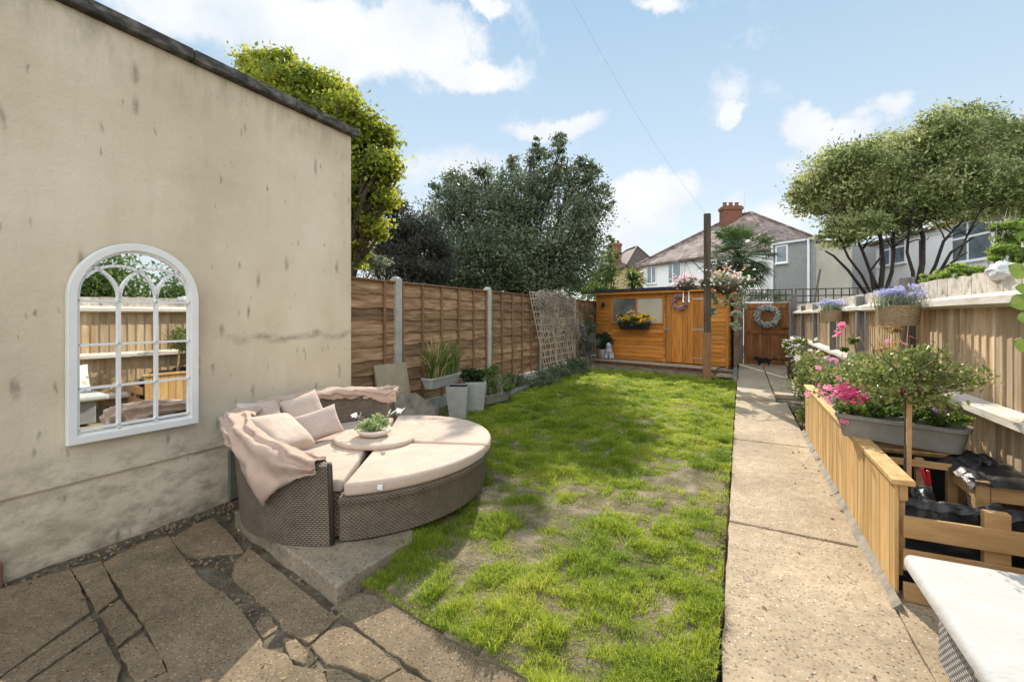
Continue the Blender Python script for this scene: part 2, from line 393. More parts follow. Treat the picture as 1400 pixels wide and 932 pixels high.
def wallmat():
    m, nt, N, L = nodes('weathered_render'); p = world_pos(nt)
    s = N('ShaderNodeSeparateXYZ'); L(p, s.inputs[0]); y, z = s.outputs[1], s.outputs[2]
    c = ramp(nt, nz(nt, p, 1.1, 7, .6), [(.3, (.55,.455,.325)), (.5, (.64,.54,.395)), (.68, (.71,.61,.465))])
    yel = ramp(nt, nz(nt, coords(nt,'Object',(1,1,1)), .8, 3), [(.5, (0,0,0)), (.72, (.42,)*3)]); c = mixc(nt, yel, c, (.54,.43,.26))
    def mapd(sc, off=(0,0,0)):
        mp = N('ShaderNodeMapping'); L(p, mp.inputs[0]); mp.inputs['Scale'].default_value = sc; mp.inputs['Location'].default_value = off; return mp.outputs[0]
    # scattered vertical drip marks: a few cells of a stretched Voronoi carry one each
    for sc, thr, w, amt, off in ((3.3, .66, .10, .9, 0), (6.5, .80, .10, .75, 3.3)):
        vv = N('ShaderNodeTexVoronoi'); vv.inputs['Scale'].default_value = sc
        ds = N('ShaderNodeVectorMath'); ds.operation = 'MULTIPLY_ADD'; L(nz(nt, p, 9, 4, out=1), ds.inputs[0]); ds.inputs[1].default_value = (.0,.05,.12); L(mapd((0,1,1),(0,off,off)), ds.inputs[2])
        L(ds.outputs[0], vv.inputs['Vector'])
        # offset inside the cell, squeezed sideways
        d = N('ShaderNodeVectorMath'); d.operation = 'SUBTRACT'; L(ds.outputs[0], d.inputs[0]); L(vv.outputs['Position'], d.inputs[1])
        q = N('ShaderNodeVectorMath'); q.operation = 'MULTIPLY'; L(d.outputs[0], q.inputs[0]); q.inputs[1].default_value = (0, sc*6.5, sc*1.9)
        ln = N('ShaderNodeVectorMath'); ln.operation = 'LENGTH'; L(q.outputs[0], ln.inputs[0])
        sp = N('ShaderNodeSeparateColor'); L(vv.outputs['Color'], sp.inputs[0])
        on = mth(nt, 'GREATER_THAN', sp.outputs[0], thr)
        size = mth(nt, 'MULTIPLY_ADD', sp.outputs[1], .5, w)
        k = N('ShaderNodeMapRange'); k.interpolation_type = 'SMOOTHSTEP'; L(mth(nt, 'DIVIDE', ln.outputs['Value'], size), k.inputs[0])
        k.inputs[1].default_value = 1.2; k.inputs[2].default_value = .1; k.inputs[3].default_value = 0; k.inputs[4].default_value = amt
        f = mth(nt, 'MULTIPLY', mth(nt, 'MULTIPLY', k.outputs[0], on), mth(nt, 'MULTIPLY_ADD', nz(nt, mapd((1,9,2)), 5, 5, .7), 1.6, -.25), clamp=True)
        c = mixc(nt, f, c, (.13,.105,.075))
    # long faint streaks
    st = ramp(nt, nz(nt, mapd((1,5,.35)), 2.2, 7, .65), [(.52, (0,0,0)), (.78, (.15,)*3)]); c = mixc(nt, st, c, (.33,.29,.22))
    # damp mould bands: low on the wall and one scar at 1.3 m
    def band(lo, hi, ylo=None, amt=.8, sc=5, t0=.45):
        a = N('ShaderNodeMapRange'); a.interpolation_type = 'SMOOTHSTEP'; L(z, a.inputs[0]); a.inputs[1].default_value = hi; a.inputs[2].default_value = lo
        f = mth(nt, 'MULTIPLY', a.outputs[0], ramp(nt, nz(nt, mapd((1,1.2,2.2)), sc, 7, .72), [(t0, (0,0,0)), (t0+.22, (amt,)*3)])); return f
    c = mixc(nt, band(.45, .8, amt=.6), c, (.19,.175,.13))
    c = mixc(nt, band(.0, .34, sc=3, t0=.40, amt=.7), c, (.15,.13,.085))
    dz = mth(nt, 'ABSOLUTE', mth(nt, 'ADD', z, mth(nt, 'MULTIPLY_ADD', nz(nt, p, 3, 4), .20, -1.41)))
    b = N('ShaderNodeMapRange'); b.interpolation_type = 'SMOOTHSTEP'; L(dz, b.inputs[0]); b.inputs[1].default_value = .05; b.inputs[2].default_value = .0
    b2 = N('ShaderNodeMapRange'); b2.interpolation_type = 'SMOOTHSTEP'; L(y, b2.inputs[0]); b2.inputs[1].default_value = 2.25; b2.inputs[2].default_value = 2.7
    c = mixc(nt, mth(nt, 'MULTIPLY', mth(nt, 'MULTIPLY', b.outputs[0], b2.outputs[0]), mth(nt, 'MULTIPLY_ADD', nz(nt, mapd((1,1,2)), 7, 6, .75), 2.6, -.95), clamp=True), c, (.15,.13,.10))
    # dirt washed down from the coping
    t = N('ShaderNodeMapRange'); t.interpolation_type = 'SMOOTHSTEP'; L(z, t.inputs[0]); t.inputs[1].default_value = 2.95; t.inputs[2].default_value = 3.5
    c = mixc(nt, mth(nt, 'MULTIPLY', t.outputs[0], ramp(nt, nz(nt, mapd((1,2,.8)), 3.2, 7, .7), [(.46,(0,0,0)),(.68,(.65,)*3)])), c, (.24,.20,.15))
    finish(nt, c, .9, mth(nt, 'ADD', nz(nt, p, 40, 6), mth(nt, 'MULTIPLY', nz(nt, mapd((1,1,2.5)), 1.6, 5), 3.0)), .28, .012, .15); return m
M['wall'] = wallmat()
M['coping'] = mk('coping_stone', [(.03,.028,.025),(.08,.073,.065),(.21,.19,.165)], 9, st=(1,1,2), bump=.6, bsc=30, rough=.9)
M['white'] = mk('white_paint', [(.70,.68,.64),(.77,.755,.72)], 5, bump=.05, rough=.4, spec=.4)
M['mirror'] = mk('mirror_glass', [(.9,.92,.92),(.92,.93,.93)], 1, bump=0, rough=.015, metal=1)
M['brick'] = mk('brick_red', [(.13,.055,.035),(.24,.11,.07)], 9, bump=.5, rough=.9)
M['olive'] = mk('dark_olive', [(.10,.105,.075),(.17,.17,.12)], 5, bump=.3)
def weave(name, dark, lite, nu=1, nv=1, rough=.6):
    m, nt, N, L = nodes(name); t = N('ShaderNodeTexCoord')
    mp = N('ShaderNodeMapping'); L(t.outputs['UV'], mp.inputs[0])
    s = N('ShaderNodeSeparateXYZ'); L(mp.outputs[0], s.inputs[0])
    row = mth(nt, 'FLOOR', s.outputs[1]); par = mth(nt, 'MODULO', row, 2.0)
    fu = mth(nt, 'FRACT', mth(nt, 'ADD', s.outputs[0], mth(nt, 'MULTIPLY', mth(nt, 'ABSOLUTE', par), .5)))
    fv = mth(nt, 'FRACT', s.outputs[1])
    hu = mth(nt, 'SINE', mth(nt, 'MULTIPLY', fu, PI)); hv = mth(nt, 'SINE', mth(nt, 'MULTIPLY', fv, PI))
    h = mth(nt, 'MULTIPLY', mth(nt, 'POWER', hu, .6), mth(nt, 'POWER', hv, .5))
    nn = nz(nt, world_pos(nt), 30, 3)
    k = mth(nt, 'ADD', mth(nt, 'MULTIPLY', h, .8), mth(nt, 'MULTIPLY_ADD', nn, .4, -.1), clamp=True)
    c = ramp(nt, k, [(.15, dark), (.8, lite)])
    g = nz(nt, world_pos(nt), 5, 5, .7); gg = ramp(nt, g, [(.3, (.72,.70,.66)), (.7, (1.15,1.13,1.08))]); c = mixc(nt, 1.0, c, gg, 'MULTIPLY')
    finish(nt, c, rough, h, .9, .006, .35); return m
M['wicker'] = weave('brown_wicker', (.05,.04,.03), (.235,.19,.145))
M['wickerg'] = weave('grey_wicker', (.06,.06,.065), (.42,.43,.45))
def fabric(name, c1, c2, sc=500, extra=None):
    m, nt, N, L = nodes(name); p = coords(nt, 'Object')
    n = nz(nt, p, 5, 5); c = ramp(nt, n, [(.35, c1), (.65, c2)])
    if extra: c = extra(nt, N, L, p, c)
    w = nz(nt, p, sc, 2); fo = mth(nt, 'ADD', nz(nt, p, 5, 3, .5, .8), mth(nt, 'MULTIPLY', nz(nt, p, 22, 4, .55, 1.2), .35))
    b = finish(nt, c, .9, mth(nt, 'ADD', mth(nt, 'MULTIPLY', w, .12), fo), .45, .025, .1)
    b.inputs['Sheen Weight'].default_value = .15; return m
M['cushion'] = fabric('beige_cushion', (.50,.385,.305), (.57,.45,.365))
M['pillow'] = fabric('beige_pillow', (.50,.40,.325), (.57,.46,.385))
def diamonds(nt, N, L, p, c):
    s = N('ShaderNodeSeparateXYZ'); L(p, s.inputs[0])
    a = mth(nt, 'SINE', mth(nt, 'MULTIPLY', mth(nt, 'ADD', s.outputs[0], s.outputs[2]), 160.0)); b = mth(nt, 'SINE', mth(nt, 'MULTIPLY', mth(nt, 'SUBTRACT', s.outputs[0], s.outputs[2]), 160.0))
    return mixc(nt, mth(nt, 'GREATER_THAN', mth(nt, 'MULTIPLY', a, b), .25), c, (.64,.54,.47))
M['pattern'] = fabric('patterned_pillow', (.45,.34,.28), (.5,.38,.32), extra=diamonds)
M['throw'] = fabric('pink_brown_canopy', (.41,.295,.225), (.5,.37,.29))
M['whitefab'] = fabric('white_seat_fabric', (.44,.435,.42), (.49,.485,.47))
def floral(nt, N, L, p, c):
    v = N('ShaderNodeTexVoronoi'); v.inputs['Scale'].default_value = 13
    q = N('ShaderNodeVectorMath'); q.operation = 'MULTIPLY_ADD'; L(nz(nt, p, 14, 2, out=1), q.inputs[0]); q.inputs[1].default_value = (.06,.06,.06); L(p, q.inputs[2]); L(q.outputs[0], v.inputs['Vector'])
    s = N('ShaderNodeSeparateColor'); L(v.outputs['Color'], s.inputs[0])
    cc = ramp(nt, s.outputs[1], [(0, (.12,.17,.22)), (.4, (.3,.36,.2)), (.75, (.7,.5,.12)), (1, (.5,.55,.6))])
    return mixc(nt, mth(nt, 'MULTIPLY', mth(nt, 'LESS_THAN', v.outputs['Distance'], .33), mth(nt, 'GREATER_THAN', s.outputs[0], .35)), c, cc)
M['floral'] = fabric('floral_pillow', (.72,.71,.67), (.78,.77,.74), extra=floral)
M['tagm'] = mk('label_white', [(.7,.7,.7),(.8,.8,.8)], 3, bump=0)
# timbers
M['waney'] = mk('waney_boards', [(.11,.058,.028),(.26,.155,.08),(.42,.275,.16)], 2.6, st=(1,.9,9), bump=.5, bsc=9, isl=.38, rough=.8, det=8)
M['batten'] = mk('fence_batten', [(.16,.08,.035),(.27,.15,.075)], 5, st=(3,3,.5), rough=.8)
M['batten_new'] = mk('fresh_batten', [(.38,.22,.07),(.5,.32,.12)], 5, st=(3,3,.5), rough=.7)
M['conc'] = mk('concrete_post', [(.34,.32,.27),(.5,.48,.42)], 6, bump=.4, bsc=45, rough=.9)
M['feather'] = mk('feather_boards', [(.32,.20,.105),(.50,.36,.215),(.62,.50,.35)], 2.2, st=(7,7,.8), bump=.5, bsc=8, isl=.3, rough=.85, det=8)
M['bleach'] = mk('bleached_timber', [(.42,.36,.28),(.62,.57,.49),(.7,.66,.6)], 3, st=(2,.8,4), bump=.5, bsc=12, rough=.9, isl=.1)
M['flaky'] = mk('flaking_boards', [(.20,.17,.13),(.46,.41,.34),(.58,.53,.46),(.62,.58,.51)], 14, st=(1,1,1), bump=.6, rough=.9, isl=.1)
M['picket'] = mk('picket_boards', [(.40,.22,.075),(.56,.35,.14),(.64,.44,.21)], 2.4, st=(8,8,.9), bump=.35, bsc=8, isl=.18, rough=.75, det=7)
M['pine'] = mk('pine_plank', [(.36,.205,.08),(.52,.33,.15)], 4, st=(1,3,7), bump=.3, bsc=8, isl=.12, rough=.75)
M['shed'] = mk('shed_boards', [(.37,.13,.02),(.53,.205,.035),(.60,.265,.06)], 2.4, st=(1,1,8), bump=.35, bsc=7, isl=.24, rough=.7, det=7)
M['sheddoor'] = mk('shed_door_boards', [(.34,.125,.02),(.53,.205,.035),(.61,.265,.06)], 2.4, st=(8,8,.8), bump=.35, bsc=7, isl=.24, rough=.7, det=7)
M['gate'] = mk('gate_boards', [(.13,.055,.018),(.24,.105,.035),(.31,.15,.06)], 2.4, st=(8,8,.8), bump=.4, bsc=7, isl=.2, rough=.75)
M['felt'] = mk('roof_felt', [(.02,.02,.022),(.045,.045,.047)], 12, rough=.9)
M['darkwood'] = mk('dark_trellis', [(.045,.032,.024),(.09,.065,.05)], 6, rough=.85)
M['greywood'] = mk('grey_weathered_wood', [(.08,.075,.068),(.17,.155,.14),(.25,.235,.21)], 3, st=(6,6,.6), bump=.6, bsc=7, rough=.9)
M['polewood'] = mk('pole_wood', [(.03,.025,.017),(.07,.056,.036),(.12,.10,.07)], 3, st=(9,9,.5), bump=.6, bsc=5, rough=.9)
M['trellis'] = mk('pale_trellis', [(.33,.27,.19),(.5,.43,.32)], 6, rough=.85)
M['dry'] = leafmat('dry_stems', [(.13,.105,.08),(.3,.25,.19),(.42,.36,.28)], trans=.1)
M['straw'] = leafmat('straw', [(.35,.24,.1),(.6,.45,.22)], trans=.25)
# planters, metals
M['grey_pot'] = mk('grey_planter', [(.28,.285,.26),(.38,.38,.35)], 7, bump=.15, rough=.6)
M['trough'] = mk('grey_trough', [(.19,.18,.16),(.30,.285,.25)], 4, bump=.15, rough=.5)
M['black'] = mk('black_plastic', [(.012,.012,.013),(.03,.03,.032)], 5, bump=.5, bsc=14, dist=.02, rough=.42, spec=.4)
M['blackm'] = mk('black_metal', [(.01,.01,.01),(.03,.03,.03)], 9, rough=.5)
M['steel'] = mk('galvanised_steel', [(.5,.5,.5),(.65,.65,.65)], 9, rough=.4, metal=.7)
M['basketw'] = mk('woven_basket', [(.16,.10,.05),(.42,.30,.17)], 40, st=(1,1,3), bump=.8, rough=.85)
M['bowl'] = mk('cream_bowl', [(.62,.55,.46),(.7,.63,.54)], 8, rough=.5)
M['red'] = mk('red_plastic', [(.55,.02,.04),(.65,.04,.06)], 5, rough=.35)
M['statue'] = mk('grey_stone_statue', [(.28,.31,.36),(.48,.5,.54)], 9, rough=.8)
M['catfur'] = mk('black_fur', [(.006,.006,.006),(.018,.017,.016)], 40, rough=.8, bump=.4)
M['plastic_sheet'] = mk('crumpled_plastic', [(.5,.5,.5),(.68,.68,.68)], 8, bump=.8, bsc=10, dist=.03, rough=.3, spec=.5)
# houses
M['hwhite'] = mk('white_render', [(.74,.73,.71),(.82,.81,.79)], 1.2, bump=.3, bsc=20, rough=.9)
M['hcream'] = mk('cream_render', [(.60,.58,.50),(.68,.66,.58)], 1.2, bump=.3, bsc=20, rough=.9)
M['pebble'] = mk('pebbledash', [(.22,.22,.205),(.36,.36,.34)], 18, bump=.8, bsc=20, dist=.02, rough=.95)
M['beigew'] = mk('beige_render', [(.36,.34,.28),(.46,.43,.35)], 2, bump=.3, bsc=20, rough=.95)
M['ybrick'] = mk('yellow_brick', [(.42,.30,.15),(.55,.41,.22)], 6, st=(1,1,3), rough=.9)
def tiles(name, c1, c2, c3):
    m, nt, N, L = nodes(name); p = world_pos(nt)
    s = N('ShaderNodeSeparateXYZ'); L(p, s.inputs[0])
    row = mth(nt, 'MULTIPLY', s.outputs[2], 6.0); fr = mth(nt, 'FRACT', row)
    v = N('ShaderNodeTexVoronoi'); v.inputs['Scale'].default_value = 4.2; mp = N('ShaderNodeMapping'); L(p, mp.inputs[0]); mp.inputs['Scale'].default_value = (1,1,1.6); L(mp.outputs[0], v.inputs['Vector'])
    sp = N('ShaderNodeSeparateColor'); L(v.outputs['Color'], sp.inputs[0])
    c = ramp(nt, mth(nt, 'MULTIPLY_ADD', nz(nt, p, 1.5, 6), .9, mth(nt, 'MULTIPLY_ADD', sp.outputs[0], .5, -.2)), [(.2, c1), (.5, c2), (.8, c3)])
    c = mixc(nt, mth(nt, 'MULTIPLY', mth(nt, 'LESS_THAN', fr, .14), .6), c, (.03,.025,.02))
    finish(nt, c, .8, fr, .8, .05, .3); return m
M['tiles'] = tiles('weathered_roof_tiles', (.13,.09,.075), (.25,.185,.155), (.37,.30,.26))
M['tilesd'] = tiles('dark_roof_tiles', (.07,.05,.04), (.12,.085,.07), (.17,.12,.10))
M['pane'] = mk('window_pane', [(.06,.08,.085),(.17,.21,.22)], 1.6, rough=.06, bump=0, spec=.8)
M['upvc'] = mk('white_window_frame', [(.76,.76,.75),(.8,.8,.79)], 3, rough=.4, bump=0)
# leaves
M['bark'] = mk('bark', [(.045,.035,.025),(.10,.08,.06)], 6, st=(3,3,.8), bump=.8, bsc=15, dist=.02, rough=.95)
M['bark_dark'] = mk('dark_bark', [(.02,.016,.013),(.05,.04,.032)], 6, st=(3,3,.8), bump=.8, bsc=15, rough=.95)
M['lf_yellow'] = leafmat('yellow_green_leaves', [(.06,.10,.015),(.22,.27,.03),(.48,.46,.06)], .5)
M['lf_dark'] = leafmat('dark_leaves', [(.035,.052,.026),(.10,.13,.065),(.27,.30,.19)], .3, .42)
M['lf_conifer'] = leafmat('conifer_leaves', [(.022,.026,.018),(.05,.055,.038),(.11,.10,.07)], .15)
M['lf_varieg'] = leafmat('variegated_leaves', [(.035,.052,.02),(.13,.175,.055),(.38,.41,.17),(.66,.63,.36)], .35)
M['lf_mid'] = leafmat('mid_green_leaves', [(.03,.07,.015),(.09,.15,.03),(.2,.26,.06)], .4)
M['lf_bright'] = leafmat('bright_leaves', [(.07,.13,.02),(.17,.26,.04),(.30,.37,.09)], .45)
M['lf_rose'] = leafmat('rose_leaves', [(.045,.08,.02),(.15,.19,.05),(.33,.35,.13)], .35, .35)
M['lf_sage'] = leafmat('sage_leaves', [(.10,.13,.08),(.22,.26,.17),(.36,.38,.26)], .3)
M['lf_pale'] = leafmat('succulent_leaves', [(.16,.24,.08),(.32,.40,.18),(.5,.55,.34)], .3)
M['lf_palm'] = leafmat('palm_leaves', [(.015,.04,.012),(.04,.08,.02),(.10,.15,.04)], .25)
M['lf_topiary'] = leafmat('topiary_leaves', [(.01,.025,.008),(.03,.055,.015)], .15)
M['lf_grey'] = leafmat('grey_leaves', [(.10,.10,.09),(.2,.2,.18)], .2)
M['lf_lav'] = leafmat('lavender_flowers', [(.34,.33,.55),(.52,.5,.72)], .3)
def petal(n, c1, c2): return leafmat(n, [c1, c2], .35)
M['pink'] = petal('pink_petals', (.65,.12,.28), (.85,.4,.52)); M['crim'] = petal('crimson_petals', (.45,.01,.05), (.65,.05,.12))
M['mag'] = petal('magenta_petals', (.36,.02,.09), (.62,.10,.22)); M['cream'] = petal('cream_petals', (.75,.68,.5), (.8,.78,.68))
M['palepink'] = petal('pale_pink_petals', (.65,.4,.42), (.8,.66,.66)); M['yel'] = petal('yellow_petals', (.8,.42,.01), (.85,.66,.03))
M['purp'] = petal('purple_petals', (.12,.05,.3), (.3,.15,.5)); M['orange'] = petal('orange_petals', (.7,.18,.05), (.8,.4,.15)); M['whitep'] = petal('white_petals', (.75,.75,.72), (.8,.8,.78))
def grassmat():
    m, nt, N, L = nodes('grass_blades'); p = world_pos(nt)
    r = rnd_island(nt); n = nz(nt, p, 1.6, 4)
    f = mth(nt, 'ADD', mth(nt, 'MULTIPLY', r, .5), mth(nt, 'MULTIPLY_ADD', n, 1.3, -.4), clamp=True)
    c = ramp(nt, f, [(0, (.05,.095,.012)), (.35, (.16,.235,.02)), (.7, (.32,.37,.035)), (1, (.52,.45,.14))])
    b = N('ShaderNodeBsdfPrincipled'); L(c, b.inputs['Base Color']); b.inputs['Roughness'].default_value = .5; b.inputs['Specular IOR Level'].default_value = .25
    t = N('ShaderNodeBsdfTranslucent'); hs = N('ShaderNodeHueSaturation'); hs.inputs['Value'].default_value = 1.7; L(c, hs.inputs['Color']); L(hs.outputs[0], t.inputs[0])
    mx = N('ShaderNodeMixShader'); mx.inputs[0].default_value = .45; L(b.outputs[0], mx.inputs[1]); L(t.outputs[0], mx.inputs[2])
    o = N('ShaderNodeOutputMaterial'); L(mx.outputs[0], o.inputs[0]); return m
M['grass'] = grassmat()
M['thatch'] = leafmat('dead_thatch', [(.16,.12,.06),(.34,.27,.15),(.5,.42,.27)], .15)
M['litter'] = leafmat('fallen_leaf', [(.12,.06,.02),(.3,.18,.06),(.42,.34,.1)], .1)
M['joint'] = mk('patio_joint_dirt', [(.05,.042,.026),(.11,.09,.06),(.19,.16,.115)], 7, bump=1, bsc=50, dist=.02, rough=.95, det=8)
M['lawnsoil'] = mk('lawn_soil', [(.07,.065,.03),(.17,.145,.085),(.32,.265,.185)], 5, bump=1, bsc=45, dist=.02, rough=.95, spec=.1, det=9)
# ================= ground =================
LAWN = [tuple(G(u,v)[:2]) for u,v in [(494,806),(517,811),(551,831),(577,849),(591,855),(637,883),(694,911),(723,932)]]
LAWN += [(-.5,1.3),(-.085,.95),(-.085,11.95),(-3.3,12.9),(-4.3,12.9),(-4.3,4.4),(-3.6,4.2),(-3.0,2.6),(-1.9,2.0)]
def inpoly(x, y, poly):
    r = np.zeros(np.shape(x), bool); n = len(poly)
    for i in range(n):
        x1,y1 = poly[i]; x2,y2 = poly[(i+1)%n]
        if y1 == y2: continue
        r ^= ((y1 > y) != (y2 > y)) & (x < (x2-x1)*(y-y1)/(y2-y1)+x1)
    return r
struct(MB().box((-600,-600,-.6),(600,600,-.12)), 'ground', M['ground'])
# lawn bed: lumpy soil
def lawn_z(x, y): return .012 + .022*fbm(x,y,0,1.6,3) + .014*fbm(x,y,5,7,3) + .035*max(0, min(1, (abs(x+.9)-.2)/1.5))*.3
xs = np.arange(-4.45,-.06,.045); xs[-1] = -.078; ys = np.arange(.6,16.2,.045)
X, Y = np.meshgrid(xs, ys, indexing='ij')
ins = inpoly(X, Y, LAWN) | (X < -3.5) & (Y > 4.2) | (Y > 12.8)
Z = np.array([[lawn_z(a,b) for b in ys] for a in xs]); Z = np.where(ins, Z, -.09)
Z = np.where(X > -.10, np.minimum(Z, -.004), Z)
nx, ny = X.shape; idx = np.arange(nx*ny).reshape(nx,ny)
Fq = np.stack([idx[:-1,:-1],idx[1:,:-1],idx[1:,1:],idx[:-1,1:]], -1).reshape(-1,4)
tag(npmesh('lawn_soil', np.stack([X,Y,Z],-1).reshape(-1,3), Fq, M['lawnsoil'], smooth=True), kind='structure')
_m = MB(); _m.grid(lambda u,v: (-3.80+3.0*u, .2+4.2*v, -.020+.010*fbm(3*u,4.2*v,0,5,4)-.02*max(0,-fbm(3*u,4.2*v,7,1.5,2)) - (.06 if inpoly(-3.8+3*u,.2+4.2*v,LAWN) else 0)), 120, 160)
struct(_m, 'bare_earth', M['joint'], smooth=True)
struct(MB().box((-.09,9.2,-.1),(1.6,16.5,-.03)).box((.76,3.2,-.1),(1.6,9.2,-.031)), 'bed_soil', M['soil'])
# path: cast concrete lengths with tight joints
def wavy(p, q, n=14, a=.006):
    p, q = Vector(p), Vector(q); d = (q-p); nr = Vector((-d.y,d.x)).normalized()
    return [tuple(p+d*(i/n)+nr*(a*fbm(p.x+d.x*i/n*4, p.y+d.y*i/n*4, 3, 4) if 0<i<n else 0)) for i in range(n)]
def slabpoly(pts, n=10, a=.01):
    out = []
    for i in range(len(pts)): out += wavy(pts[i], pts[(i+1)%len(pts)], n, a)
    return out
pm = MB()
for k, (a, b, sk) in enumerate([(-2.5,1.55,0),(1.57,3.78,.12),(3.8,6.33,.1),(6.35,9.38,.05)]):
    s0 = 0 if k == 0 else [0,.12,.12,.1][k]
    pm.prism(slabpoly([(-.072,a),(.72,a-(s0*.5)),(.72,b-sk*.5-.012),(-.072,b-.012)], 16, .012), -.1, 0 if k else -.004)
struct(pm, 'garden_path', M['path'], bevel=.006)
struct(MB().prism(slabpoly([(.728,-2.5),(2.2,-2.5),(2.2,3.3),(.728,3.25)], 20, .008), -.1, -.003), 'side_paving', M['path'], bevel=.006)
kb = MB()
for i in range(24):
    y0, y1 = 3.02+i*.17, 3.02+(i+1)*.17-.0005; w = .050+.03*fbm(0,y0,0,2); h = .035+.015*fbm(3,y0,0,3)
    w2 = .050+.03*fbm(0,y0+.17,0,2)
    kb.add([(.742-w,y0,-.01),(.742,y0,-.01),(.742,y0,h),(.742-w2,y1,-.01),(.742,y1,-.01),(.742,y1,h)], [(0,1,2),(3,5,4),(0,2,5,3),(1,4,5,2),(0,3,4,1)])
struct(kb, 'mortar_kerb', M['kerb'])
# raised paving slabs by the gate
for k, (x0,x1,y0,y1,z) in enumerate([(-.06,.56,9.35,12.0,.06),(.585,1.05,9.95,12.3,.05),(-.05,.57,12.03,13.9,.062),(.595,1.05,12.33,14.1,.054),(-.04,.58,13.93,15.85,.058),(.60,1.2,14.13,15.85,.05)]):
    o = MB().prism(slabpoly([(x0,y0),(x1,y0+.02),(x1,y1),(x0,y1)],6,.012), -.03, z).build('paving_slab', M['slab'], bevel=.01); tag(o, kind='structure')
# patio: broken slabs
PZ = lambda pts, s, ox, oy: [tuple(G(ox+x/s, oy+y/s)[:2]) for x, y in pts]
A4 = lambda pts: PZ(pts, 2.8, 0, 640)
B1 = lambda pts: PZ(pts, 3.5, 380, 740)
patio = [A4([(-900,620),(0,462),(262,386),(298,450),(338,548),(90,725),(-300,1000),(-1200,1300)]),
 A4([(78,745),(348,562),(380,615),(112,800),(-60,980),(-260,1000)]),
 A4([(118,812),(388,628),(462,755),(438,830),(300,1000),(-40,1000)]),
 A4([(272,384),(330,366),(388,352),(452,482),(372,545),(322,455)]),
 A4([(384,556),(458,498),(546,598),(450,675)]),
 A4([(452,688),(552,622),(618,718),(636,765),(520,812)]),
 A4([(515,826),(640,775),(740,900),(700,1100),(360,1100),(452,845)]),
 A4([(400,362),(470,322),(560,280),(650,262),(700,330),(752,398),(800,440),(868,478),(920,540),(985,622),(1004,680),(1085,698),(1125,745),(1235,762),(1250,850),(1300,1000),(740,1100),(690,890),(640,745),(560,602),(478,478)]),
 A4([(658,266),(740,215),(815,186),(885,250),(930,312),(870,318),(800,326),(750,330),(700,318)]),
 A4([(905,350),(955,300),(1100,412),(1232,520),(1290,560),(1180,655),(1085,604),(1045,545),(970,478),(900,425),(890,396)]),
 A4([(1000,560),(1038,560),(1060,610),(1010,640),(975,600)]),
 A4([(1085,640),(1130,640),(1180,690),(1170,735),(1110,720)]),
 A4([(1192,668),(1296,582),(1395,640),(1535,752),(1452,800),(1320,750),(1245,738)]),
 B1([(275,300),(335,262),(402,234),(480,252),(560,298),(600,322),(690,382),(740,402),(900,502),(1000,556),(1100,602),(1240,690),(1500,900),(1000,1000),(760,668),(660,592),(540,520),(420,430)]),
 B1([(420,612),(526,545),(650,625),(735,672),(960,990),(600,1000),(470,668)]),
 A4([(560,290),(640,250),(680,262),(640,284)])]
pt = MB()
for k, poly in enumerate(patio):
    cx = sum(p[0] for p in poly)/len(poly); cy = sum(p[1] for p in poly)/len(poly)
    z = .004*fbm(cx,cy,1,3)-.0008*k
    poly = [(cx+(x-cx)*1.02, cy+(y-cy)*1.02) for x, y in poly]
    pt.prism(slabpoly(poly, 8, .009), -.045, z)
struct(pt, 'patio_slabs', M['patio'], bevel=.008)
# rubble and small stones lying in the cracks and along the wall foot
def stones(mb, pts, smin, smax):
    for x, y, z in pts:
        s = random.uniform(smin, smax); M_ = Matrix.Translation((x,y,z)) @ Euler((random.uniform(0,6),random.uniform(0,6),random.uniform(0,6))).to_matrix().to_4x4() @ Matrix.Diagonal((s,s*random.uniform(.6,1),s*random.uniform(.35,.7),1))
        v = [(1,0,0),(-1,0,0),(0,1,0),(0,-1,0),(0,0,1),(0,0,-1)]; j = [tuple(c*random.uniform(.75,1.15) for c in p) for p in v]
        j += [tuple(.62*c*random.uniform(.8,1.1) for c in p) for p in [(1,1,1),(1,1,-1),(1,-1,1),(1,-1,-1),(-1,1,1),(-1,1,-1),(-1,-1,1),(-1,-1,-1)]]
        fs = []
        for a,b,c,k in [(0,2,4,6),(0,2,5,7),(0,3,4,8),(0,3,5,9),(1,2,4,10),(1,2,5,11),(1,3,4,12),(1,3,5,13)]: fs += [(a,b,k),(b,c,k),(c,a,k)]
        mb.add(j, fs, M_)
    return mb
pts = []
for i in range(260):
    u = random.random(); y = .6+u*2.6; pts.append((-3.70+abs(random.gauss(0,.05)), y, -.03+random.uniform(0,.03)))
for (u,v,r,n) in [(290,755,.16,170),(300,775,.12,120),(335,820,.10,80),(352,850,.12,130),(372,868,.08,80),(300,735,.12,60),(430,905,.1,50),(318,700,.14,90),(310,690,.2,60),(465,835,.05,30),(400,800,.04,20)]:
    g = G(u,v,-.03)
    for i in range(int(n*.35)): pts.append((g.x+random.gauss(0,r), g.y+random.gauss(0,r*.45), -.035+random.uniform(0,.025)))
tag(stones(MB(), pts, .004, .020).build('rubble', M['patio']), 'loose crumbled concrete filling the cracks of the broken patio', 'rubble', kind='stuff')
pts = []
for i in range(700):
    x, y = random.uniform(-3.3,-.15), random.uniform(2,9); pts.append((x,y,lawn_z(x,y)+.002))
tag(stones(MB(), pts, .003, .011).build('pebbles', M['path']), 'small pale pebbles scattered over the thin lawn', 'pebbles', kind='stuff')
